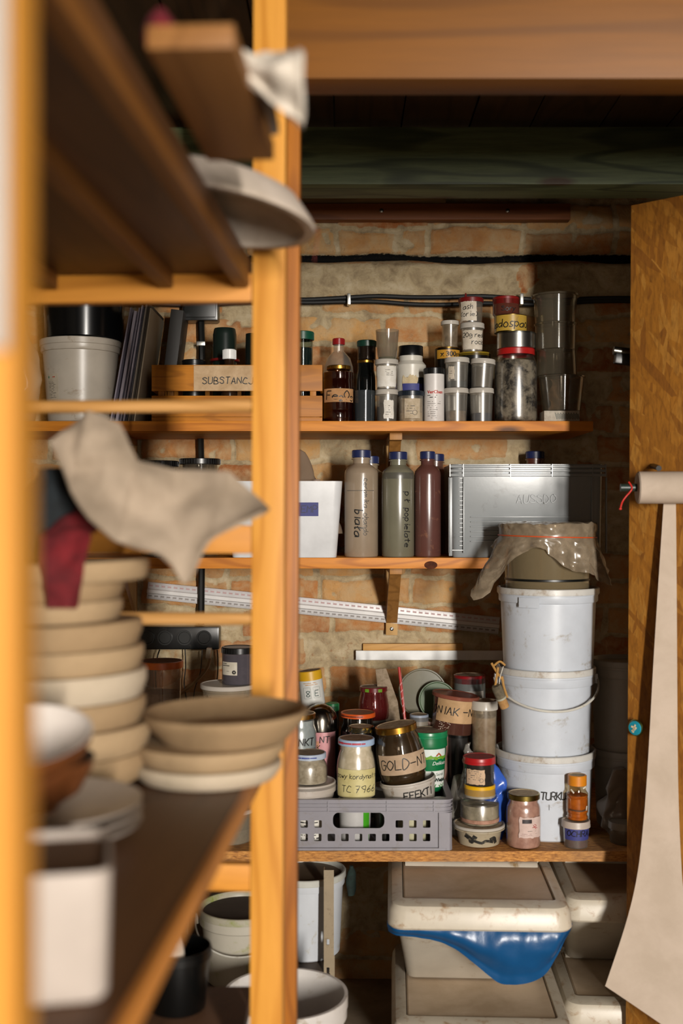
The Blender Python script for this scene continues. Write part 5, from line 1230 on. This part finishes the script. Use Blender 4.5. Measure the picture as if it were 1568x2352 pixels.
v = vessel('food_tub', 'wide rimmed clear tub directly under the ŻÓŁTY EFEKT tub', 'tub', 452, 596, 1640, z_, 2.985, TUBP, FT, dict(h=.011, mat=clear('#c8bfb4', .6, .12, .6), r=1.03), (.6, powder('#5a4a3c')), X=wx(524, 2.98), R=.079); z_ = v.z+v.H
v = vessel('labelled_glaze_tub', 'tub handwritten EFEKT NT on the pile of food tubs left of the post', 'tub', 462, 588, 1569, z_+.0003, 2.985, TUBP, clear('#b8a890', .7, .1, .3), dict(h=.011, mat=clear('#c8bfb4', .6, .12, .65), r=1.03), (.85, powder('#9f8a6c', '#6a5844', 18)), X=wx(524, 2.98))
write(v.o, 'ŻOŁTY EFEKT', v.surf, .0155, .0, .044, w=.0024, gap=.2, jit=.03); write(v.o, 'NT', v.surf, .0155, -.004, .018, w=.0024)
z_ = v.z+v.H
v = vessel('black_capped_jar', 'smoky jar with a black screw lid and white label on top of the tub pile', 'jar', 508, 588, 1485, z_+.0003, 2.985, POT, clear('#7a747c', .7, .06, .25), dict(h=.016, mat=BLACKP, r=.98, ribs=36), (.75, powder('#4d474c', '#3b363b')))
lb = patch(v.o, v.surf, -.048, .0, .026, .060, powder('#c3bcae', '#b1a998', 20), 'label', n=14); printlines(lb, v.surf, -.044, -.006, .048, .058, 2, INK, 71, h=.003); printlines(lb, v.surf, -.03, -.014, .034, .038, 1, GREYINK, 72)
bm = bmesh.new(); ribbon(bm, [[(-.008+.0035*math.cos(t*.6), .034+.0035*math.sin(t*.6)) for t in range(11)]], v.surf, .0035, .0014); obj('round_emblem', bm, INK, lb, smooth=0)

# ================================================================== UNDER THE WORKTOP
BIN = plastic('#c2b8a6', .36, .32, '#94704a', 19); BINB = plastic('#c5bdae', .38, .12, '#8f7650', 10)
BIND = powder('#c2ae96', '#ab957a', 5, .5, .5, .1)
def bin_(label, X, Yf, ztop, hgt, yaw, w=.425, d=.52, group='stackable recycling bins under the worktop'):
    o = thing('recycling_bin', label, 'bin', (X, Yf, ztop-hgt), (0, 0, R_(yaw)), group)
    def rs(x, y0, y1, r, z): return [(a, b, z) for a, b in rrect(-x, x, y0, y1, r, 6)]
    wt, wb_ = w/2-.022, w/2-.048; lt = hgt-.055; df = .345
    obj('bin_body', loft([rs(wb_-.004, .296, d-.024, .02, 0), rs(wb_, .290, d-.02, .024, .004), rs(mix(wb_, wt, .5), .165, d-.018, .028, lt*.5), rs(wt, .022, d-.015, .03, lt), rs(wt-.003, .025, d-.018, .028, lt), rs(wb_-.004, .295, d-.024, .022, .008)]), BINB, o)
    lid = obj('bin_lid', loft([rs(w/2-.004, .004, d-.004, .036, lt-.002), rs(w/2, 0, d, .04, lt+.003), rs(w/2-.003, .003, d-.001, .04, hgt-.018), rs(w/2-.010, .011, d-.002, .036, hgt-.005), rs(w/2-.020, .024, d-.010, .03, hgt-.001),
        rs(w/2-.034, .052, d-.02, .010, hgt), rs(w/2-.036, .055, d-.022, .010, hgt-.009), rs(w/2-.02, .02, d-.012, .02, hgt-.012), rs(w/2-.006, .006, d-.006, .034, lt-.002)], cap=False), BIN, o)
    obj('rear_deck', bx(-w/2+.035, w/2-.035, df+.004, d-.021, hgt-.012, hgt-.0006), BIN, lid)
    fl = obj('bin_flap', loft([rs(w/2-.0375, .0565, df-.001, .008, hgt-.011), rs(w/2-.0375, .0565, df-.001, .008, hgt-.006), rs(w/2-.041, .060, df-.003, .008, hgt-.003), rs(w/2-.046, .066, df-.042, .008, hgt-.0035)]), BIND, o)
    obj('flap_bar', loft([[(x, df-.040, hgt-.004), (x, df-.034, hgt+.003), (x, df-.022, hgt+.007), (x, df-.008, hgt+.005), (x, df-.002, hgt-.004)] for x in (-w/2+.044, w/2-.044)]), BINB, fl)
    for k in range(7):
        x = -w/2+.06+k*(w-.12)/6
        obj('hinge', tube([(x-.022, df+.004, hgt+.005), (x+.020, df+.004, hgt+.005)], .0055, 10), BINB, lid)
    return o
rbt = H-.902; hb = .285
bin_('off white recycling bin under the worktop with a blue bag spilling over its front', .318, 2.585, rbt, hb, -2.5)
bin_('stained off white recycling bin on the floor, below the one with the blue bag', .328, 2.61, rbt-hb-.0008, hb, -2.5)
bin_('upper recycling bin at the right, half hidden by the flake board', .760, 2.775, H-.9536, .2607-.0004, -3.5, d=.45)
bin_('lower recycling bin on the floor at the right, half hidden by the flake board', .762, 2.780, H-.9536-.2607, .2605, -3.5, d=.45)
BL = NT('blue_bag'); BL.col(BL.mixc(BL.noise(9, 4), srgb('#08426f'), srgb('#0b4d80'))); BL.rough(.32); BL.bump(BL.noise(25, 4), .25, .004); BL = BL.m
le = spline([(-.214, .026), (-.18, .030), (-.12, .036), (-.07, .052), (-.02, .085), (.02, .118), (.05, .137), (.09, .137), (.13, .128), (.158, .108), (.180, .070), (.198, .036), (.214, .020)], 6)
def liner(u, v):
    k = u*(len(le)-1); i = min(int(k), len(le)-2); x, dp = mix(le[i][0], le[i+1][0], k-i), mix(le[i][1], le[i+1][1], k-i)
    xx = mix(x, x*.985, v); z = -dp*v
    yb = .016+.004*v; fw = -.018*math.sin(PI*min(1, v*1.2))*min(1, dp/.08)+.010*v
    w_ = noise.noise(Vector((xx*16, z*22, 2)))*.007+noise.noise(Vector((xx*50, z*14, 5)))*.0025
    cn = max(0, (abs(xx)-.185)/.03)**2*.03
    return (xx, yb+fw+w_+cn, hb-.050+z)
ln = obj('blue_bin_bag', sheet(liner, 70, 26, .0009), BL, loc=(.318, 2.585, rbt-hb), rot=(0, 0, R_(-2.5)), smooth=60)
tag(ln, 'blue plastic bin bag hanging out over the front of the off white bin', 'bag')

# low steel rack with buckets
RK = plastic('#8f7f66', .5, .2, '#6a5a44', 30)
rzz = H-1.145; rk = thing('steel_rack', 'low beige steel rack with a perforated post, buckets standing on its board', 'rack', (-.40, 2.9, 0))
obj('rack_board', bx(-.50, .372, -.225, .30, rzz-.03, rzz, bev=.002), plastic('#4a3a2b', .6), rk)
for i, (x, y) in enumerate(((.3685, -.088), (-.48, -.24), (.3685, .30), (-.48, .30))):
    x2 = x
    hol = [rrect(-.0055, .0015, z, z+.014, .0015, 2) for z in [.05+.07*k for k in range(int((Z3-.03-.1)/.07))]]
    me = plate([(-.0125, 0), (.0125, 0), (.0125, Z3-.0265), (-.0125, Z3-.0265)], hol if i == 0 else [], .002)
    p = obj('rack_post', me, RK, rk, loc=(x2+(0.0 if i else .0), y, 0), rot=(R_(90), 0, 0))
    obj('post_flange', bx(-.0125, -.0105, 0, .024, 0, Z3-.0265), RK, p, rot=(R_(-90), 0, 0))
rz = rzz+.0006
PB = plastic('#c0c4ca', .36, .1, '#a09a84', 9)
bucket('lidded_bucket', 'bluish white bucket with a dusty lid, behind the beige perforated post', 0, 0, 1995, rz, 2.96, PB, plastic('#b8b8b0', .36, .3, '#8a8068', 14), X=wx(702, 2.96), R=.105, taper=.90, pool=powder('#6e5c48', '#5a4a38', 4, .6), collar=.034)
bucket('lidded_bucket', 'white bucket with greenish stains on its collar and a bail handle, left of the post', 0, 0, 2078, rz, 2.785, plastic('#b0aa9c', .38, .25, '#8a8a50', 9), plastic('#a49e8c', .4, .55, '#7f8a3c', 16), X=wx(556, 2.785), R=.108, taper=.86, pool=powder('#4a3f34', '#3a3028', 4), handle=(0, .055, .0022), hm=HC, collar=.040)
bucket('lidded_bucket', 'pale bucket partly hidden behind the slanting shelf edge at lower left', 0, 0, 2062, rz, 2.93, plastic('#a29c8c', .4, .2), X=wx(360, 2.93), R=.092, taper=.9, collar=.03)
bucket('lidded_bucket', 'white bucket at the back under the worktop, only its lid edge showing', 0, 0, 1984, rz, 3.105, plastic('#b0aa9e', .4, .2), X=wx(528, 3.105), R=.088, taper=.9, pool=powder('#5e5044', '#4c4036', 4), collar=.03)
# dark tassel of cloth by the bucket
bag('dark_cloth', 'dark green cloth tuft hanging beside the lidded bucket behind the steel post', 'cloth', wx(806, 2.97), 2.97, H-.93-.075, .014, .075, .012, powder('#12251f', '#0a1512'), 55, .008)
# large white tub in front
bucket('open_white_tub', 'large open white tub on the floor at the bottom centre, behind the wooden post', 0, 0, 2280, .001, 2.44, plastic('#d2cdc8', .36, .15, '#9a8a70', 9), X=wx(655, 2.44), R=.137, taper=.86, lid=False, collar=.05, fill=(.55, powder('#8a7a68')))
# black bucket on a low brown board
lt = thing('low_bench', 'low brown bench in front of the rack carrying the small black bucket', 'bench', (-.30, 1.78, 0))
bz = H-.815
obj('bench_top', bx(-.22, .145, -.16, .165, bz-.03, bz, bev=.002), plastic('#6a4a32', .6, .2, '#3a2a1c'), lt)
for x in (-.2, .105):
    for y in (-.14, .12): obj('leg', bx(x, x+.03, y, y+.03, 0, bz-.03), PINE_DK, lt)
v = vessel('small_black_bucket', 'small black bucket with a crumpled white cloth in it, out of focus at lower left', 'bucket', 0, 0, 0, bz+.0005, 1.865, [(.80, 0), (.82, .02), (.93, .82), (1, .84), (1, .96), (.97, .97), (.97, 1)], plastic('#070808', .3), None, X=wx(408, 1.865), R=.056, ht=.100)
b_ = bag('white_rag', 'crumpled white rag sticking out of the small black bucket', 'rag', wx(390, 1.835), 1.838, bz+.06, .022, .078, .016, powder('#c8bcae', '#b0a292'), 61, .008)

# everything built above belongs to the deep worktop: set it down there, measured from the worktop's front edge
for o in [o for o in C.objects if o not in _before and o.parent is None and o.name != 'power_strip']:
    o.location = W1+(Vector(o.location)-W0)*K; o.scale = (K, K, K)
# ================================================================== OUT OF FOCUS SHELVING UNIT AT LEFT
th = math.atan2(914-784, F)
U = thing('wooden_shelving_unit', 'open pine shelving unit running toward the camera at left, holding stacked moulds', 'shelving unit', (-.0736, 1.45, 0), (0, 0, -th))
PU = wood('unit_pine', '#d4963e', '#b07020', 'z', .8, knots=False); PUX = wood('unit_pine_x', '#d08c34', '#a86a1c', 'x', .8, knots=False); PUY = wood('unit_pine_y', '#c8823a', '#8f5822', 'y', .8, knots=False)
UZ = lambda py, Y=1.45: wz(py, Y)
top = H+.86
FR = .0; DP = .03
for y in (0.0, -1.03):
    obj('front_post', bx(-.042, 0 if y == 0 else .0025, y, y+DP, FLOOR, top, bev=.002), PU, U, rot=(0, R_(.2), 0) if y == 0 else (0, 0, 0), loc=(-.005, 0, 0) if y == 0 else (0, 0, 0))
    obj('rear_post', bx(-.50, -.458, y, y+DP, FLOOR, top, bev=.002), PU, U)
for py0, py1 in ((690, 625), (1272, 1207), (2052, 1990)):
    for y in (0.004, -1.026):
        if y < 0 and py0 in (690, 2052, 1272): pass
        obj('cross_rail', bx(-.458, -.042, y, y+.02, UZ(py0), UZ(py1), bev=.002), PUX, U)
for py in (930, 1424):
    obj('dowel_rung', tube([(-.458, .012, UZ(py)), (-.042, .012, UZ(py))], .0085, 14), wood('dowel', '#c8965a', '#a8783c', 'x', knots=False), U)
US = wood('unit_shelf_shaded', '#5c3c22', '#422815', 'y', .7, knots=False); PUD = wood('unit_batten_shaded', '#7a4e22', '#5c3816', 'y', .7, knots=False)  # darker copies of the unit pine, blocked light put into the colour
# upper shelf: thin boards on lengthwise battens
uz = H+.3075
obj('upper_shelf', bx(-.457, -.044, -1.0, .024, uz, uz+.018, bev=.001), US, U)
for x in (-.052, -.150, -.30, -.44): obj('shelf_batten', bx(x-.010, x+.008, -1.0, -.006, uz-.020, uz-.0002, bev=.001), PUD, U)
# lower shelf
lz = H-.30
obj('lower_shelf', bx(-.457, -.022, -1.0, -.0005, lz-.018, lz, bev=.002), [US], U)
obj('shelf_edging', bx(-.0218, -.014, -1.0, -.002, lz-.020, lz+.0005, bev=.001), PUY, U)
obj('top_shelf', bx(-.455, -.022, -1.0, -.002, top-.05, top-.03), US, U)

# pale strip added to paint the window-lit front of the nearest post
ns = obj('lit_front_strip', bx(-.10, .0015, -1.036, -1.0302, H+.06, H+.66, bev=.001), plastic('#a3a19d', .5), U)

PLS = powder('#957b5a', '#7d6648', 10, .85, .6, .1); PLS2 = powder('#9f8665', '#877052', 10, .85, .6, .1); PLW = powder('#b3a38d', '#9e907a', 10, .85, .6, .1)
def disc(label, X, Y, z, R, h, m, name='plaster_bat', group='round plaster moulds stacked on the unit', dish=0, rot=(0,0,0), flare=.0):
    q = [(0, 0), (R*(.94-flare), 0), (R*(.97-flare), h*.12), (R, h*.6), (R, h*.9), (R*.985, h)]
    if dish: q += [(R*.86, h), (R*.82, h*.92), (R*.7, h*(1-dish)), (0, h*(1-dish))]
    else: q += [(0, h)]
    o = obj(name, lathe(q, 56), m, loc=(X, Y, z), rot=rot)
    tag(o, label, 'mould', group); return o
# tall stack
sx, sy = -.298, 1.262
z = lz+.0008
spec_ = [(.083, .030, 0), (.085, .030, .002), (.083, .028, -.001), (.084, .030, .0), (.080, .026, .002), (.083, .028, -.002), (.066, .022, -.006), (.070, .021, -.008), (.087, .022, .004)]
ordn = ['lowest', 'second from the bottom', 'third from the bottom', 'fourth from the bottom', 'middle', 'sixth from the bottom', 'narrow seventh', 'narrow eighth', 'topmost and widest']
for i, (r, h, dx) in enumerate(spec_):
    disc('%s round plaster mould of the tall blurred stack on the unit' % ordn[i]          , sx+dx-(z-lz)*math.sin(R_(2)), sy, z+.003, r, h, (PLS, PLS2, PLS, PLW, PLS2, PLS, PLS2, PLS, PLS2)[i], flare=.03 if i != 8 else .0, rot=(0, R_(-2), 0)); z += h+.0006
ztop = z
# black pouch, red cloth, stiff crumpled cloth on the stack
bag('black_pouch', 'small black pouch on top of the tall mould stack, left of the red cloth', 'pouch', wx(122, 1.25), 1.25, ztop+.0008, .040, .105, .03, powder('#141d22', '#0a0f12'), 71, .006)
def redf(u, v):
    x = (u-.5)*.055; 
    if v < .45: t = v/.45; return (x*.9, .05*(1-t)-.062, .034-.012*t+.010*noise.noise(Vector((x*40, t*3, 0)))+.02*(1-t)*math.sin(u*PI))
    t = (v-.45)/.55; return (x*(1-.45*t), -.062-.014*math.sin(min(1, t*2)*PI/2)+.006*noise.noise(Vector((x*50, t*4, 0))), .022-.075*t)
rd = obj('red_cloth', sheet(redf, 24, 24, .003), powder('#6a0812', '#4a050c', 14), loc=(wx(178, 1.24), 1.25, ztop+.010), smooth=60)
tag(rd, 'dark red cloth hanging over the front of the tall mould stack', 'cloth')
def clothf(u, v):
    # stiff, rag-like shell; outline set in metres around its middle
    cx = [(-.135, .075), (-.115, .092), (-.085, .080), (-.065, .040), (-.03, .032), (.03, .030), (.072, -.010)]
    cb = [(-.145, .06), (-.125, .010), (-.100, -.020), (-.08, -.042), (-.03, -.056), (.015, -.038), (.07, -.012)]
    def ev(P, t):
        k = t*(len(P)-1); i = min(int(k), len(P)-2); f = k-i; f = f*f*(3-2*f); return mix(P[i][0], P[i+1][0], f), mix(P[i][1], P[i+1][1], f)
    a = ev(cx, u); b = ev(cb, u)
    x = mix(b[0], a[0], v); z = mix(b[1], a[1], v)
    leg = math.exp(-((x+.010)/.014)**2)*max(0, .35-v)*.11
    y = .045*(v-.5)+noise.noise(Vector((x*18, z*20, 1)))*.022+noise.noise(Vector((x*50, z*50, 3)))*.005-.012*math.sin(u*6)
    return (x, y, z-leg)
cl = obj('stiff_cloth', sheet(clothf, 60, 26, .004), powder('#a08f7c', '#897966', 14, .9, .6, .3), loc=(wx(455, 1.17), 1.165, H+.012), smooth=70)
tag(cl, 'stiff crumpled grey beige cloth jutting right from the top of the tall mould stack', 'cloth')
# right hand stack
x2, y2 = -.137, 1.285
z = lz+.0008
disc('lowest pale disc of the short stack jutting past the wooden post', -.152, y2, z, .084, .019, PLW, group='short stack of moulds by the post', flare=.04); z += .0196
disc('middle round mould of the short stack beside the wooden post', -.150, y2, z, .085, .021, PLS2, group='short stack of moulds by the post', flare=.05); z += .0216
q = [(0,0),(.070,0),(.073,.003),(.090,.022),(.0945,.030),(.0945,.033),(.090,.034),(.086,.030),(.068,.012),(0,.010)]
bw = obj('shallow_plaster_dish', lathe(q, 56), PLS, loc=(-.132, y2+.003, z), rot=(0, R_(-1), 0)); tag(bw, 'shallow hollow dish on top of the short stack, its rim crossing the post', 'dish')
# plates and bowls at left
z = lz+.0008; GRP = plastic('#a89c92', .3, .1)
for i in range(3):
    o = obj('grey_plate', lathe([(0,0),(.055,0),(.062,.003),(.090,.014),(.092,.017),(.088,.0165),(.060,.006),(0,.004)], 48), GRP, loc=(-.275, 1.035, z)); z += .0095
    tag(o, ['lowest', 'middle', 'upper'][i]+' of three pale glazed plates under the blurred brown bowls', 'plate', 'pale plates under the bowls')
def bowl(label, X, Y, z, R, h, m1, m2=None, rot=(0, 0, 0)):
    q = [(0, 0), (R*.5, 0), (R*.52, .004), (R*.8, h*.35), (R*.97, h*.8), (R, h), (R*.975, h), (R*.9, h*.8), (R*.7, h*.4), (R*.4, .009), (0, .008)]
    o = obj('bowl', lathe(q, 56, mis=[0]*5+[1]*5), [m1, m2 or m1], loc=(X, Y, z), rot=rot); return tag(o, label, 'bowl', 'blurred bowls at left')
bz_ = z+.008
BR1 = plastic('#6b3c1c', .45, .3, '#3a2010', 8); BR2 = plastic('#4d4036', .5, .3); WH = plastic('#ddd4cc', .3)
bowl('brown glazed bowl, lower of the two nested on the pale plates', -.283, 1.0, bz_, .064, .045, BR1, BR2)
bowl('upper nested bowl, brown outside and bright white inside, at the left edge', -.284, .998, bz_+.024, .066, .046, BR1, WH, rot=(R_(14), 0, 0))
# white open box at lower left
wbx = thing('white_container', 'rounded white open container out of focus at the lower left', 'container', (wx(256, .69), .69, lz+.0008), (0, 0, R_(11.5)))
def rr(x0, x1, y0, y1, r, z): return [(a, b, z) for a, b in rrect(x0, x1, y0, y1, r, 6)]
wl, wr, hgt_ = -.085, 0, .080
obj('container_body', loft([rr(wl+.004, wr-.004, .004, .096, .012, 0), rr(wl+.002, wr-.002, .002, .098, .014, .003), rr(wl, wr, 0, .100, .014, hgt_), rr(wl+.003, wr-.003, .003, .097, .012, hgt_), rr(wl+.005, wr-.005, .005, .095, .012, .004)]), plastic('#b0a49a', .5), wbx)
obj('clay_contents', loft([rr(wl+.006, wr-.006, .006, .094, .012, .0045), rr(wl+.004, wr-.004, .004, .096, .012, hgt_-.006)]), powder('#7a5a3e', '#62462e', 12), wbx)

# board lying on the upper shelf with things overhanging
wbz = uz+.0185
wb_ = obj('ware_board', bx(-.031, .031, -.655, -.40, 0, .017, bev=.001), wood('ware_board', '#8f6234', '#6f4820', 'y', .7, knots=False)); wb_.parent = None
wb_.location = (-.0736, 1.45, wbz); wb_.rotation_euler = (0, 0, -th); tag(wb_, 'narrow pine ware board lying on the upper shelf, its end grain catching the light', 'board')
zb_ = wbz+.0177
q = [(.0, .0)]
ob = obj('upturned_dish', lathe([(.118,0),(.128,0),(.130,.004),(.124,.012),(.104,.034),(.09,.040),(0,.042),(0,.036),(.088,.034),(.101,.028),(.118,.006),(.118,0)], 60, wob=.01), powder('#c2b4a6', '#a89a8a', 14, .9, .6, .2), loc=(-.157, 1.285, wbz+.0175), rot=(R_(-1), R_(8), 0))
ob.location.z = wbz+.009; tag(ob, 'large upturned plaster dish overhanging the upper shelf, red smear on its rim', 'dish')
bm = bmesh.new()
sR = lambda s, z, o: ((.1315+o)*math.sin(s/.13), -(.1315+o)*math.cos(s/.13), z)
ribbon(bm, [[(.19, .001), (.205, .003), (.222, .001)], [(.21, .003), (.214, -.012), (.212, -.03)]], sR, .003, .0)
obj('red_smear', bm, plastic('#a83a30', .6), ob, smooth=0)
def wcl(u, v):
    a_ = (1-v)*(1-u)
    return (-.028+u*.062, .012*math.sin(v*5+u*3)+noise.noise(Vector((u*3, v*3, 7)))*.012-.02*u, .034-.010*u-v*(.014+.042*u)+noise.noise(Vector((u*4, v*2, 1)))*.006)
cw = obj('white_cloth', sheet(wcl, 16, 12, .005), powder('#d0c6b8', '#b4aa9c'), loc=(-.064, .885, wbz+.004), smooth=70)
tag(cw, 'white folded cloth corner hanging off the ware board near the top of the post', 'cloth')
dk = obj('dark_tray', bx(-.03, .03, -.05, .05, 0, .010, bev=.002), BLACKP, loc=(wx(538, .92), .985, zb_+.0005)); tag(dk, 'dark flat tray on the ware board beside the white cloth', 'tray')
rb_ = bag('red_sponge', 'dark red cloth on the ware board at the very top left', 'cloth', wx(368, .86), .86, zb_+.001, .014, .035, .02, powder('#6a0a1a', '#4a0812'), 85, .004)

# ================================================================== LIGHT
def area(name, loc, aim, sx_, sy_, power, col, spread=180):
    l = bpy.data.lights.new(name, 'AREA'); l.shape = 'RECTANGLE'; l.size = sx_; l.size_y = sy_; l.energy = power; l.color = col; l.spread = R_(spread)
    o = bpy.data.objects.new(name, l); C.objects.link(o); o.location = loc
    d = Vector(aim)-Vector(loc); o.rotation_euler = d.to_track_quat('-Z', 'Y').to_euler(); return o
area('window_light', (1.46, -3.5, H+.40), (.2, 3.0, H-.30), .22, 2.0, LIGHT1, (1.0, .94, .86), 100)
area('fill_light', (-.4, -1.6, H+.05), (.1, 3.0, H), .7, .5, LIGHT2, (1.0, .78, .55), 180)  # added warm fill from behind the camera, no real lamp stands there
w = bpy.data.worlds.new('World'); sc.world = w; w.use_nodes = True
w.node_tree.nodes['Background'].inputs[0].default_value = (.012, .010, .008, 1); w.node_tree.nodes['Background'].inputs[1].default_value = 1

# ================================================================== CAMERA
cam = bpy.data.cameras.new('Camera'); co = bpy.data.objects.new('Camera', cam); C.objects.link(co)
co.location = (0, 0, H); co.rotation_euler = (R_(90), 0, 0)
cam.sensor_fit = 'VERTICAL'; cam.sensor_height = 36; cam.lens = F/2352*36; cam.clip_start = .02
cam.dof.use_dof = True; cam.dof.focus_distance = 2.96; cam.dof.aperture_fstop = 3.0
sc.camera = co
sc.view_settings.view_transform = 'Standard'; sc.view_settings.look = 'None'; sc.view_settings.gamma = 1; sc.view_settings.use_curve_mapping = False
sc.view_settings.exposure = EXPO
sc.cycles.transparent_max_bounces = 40
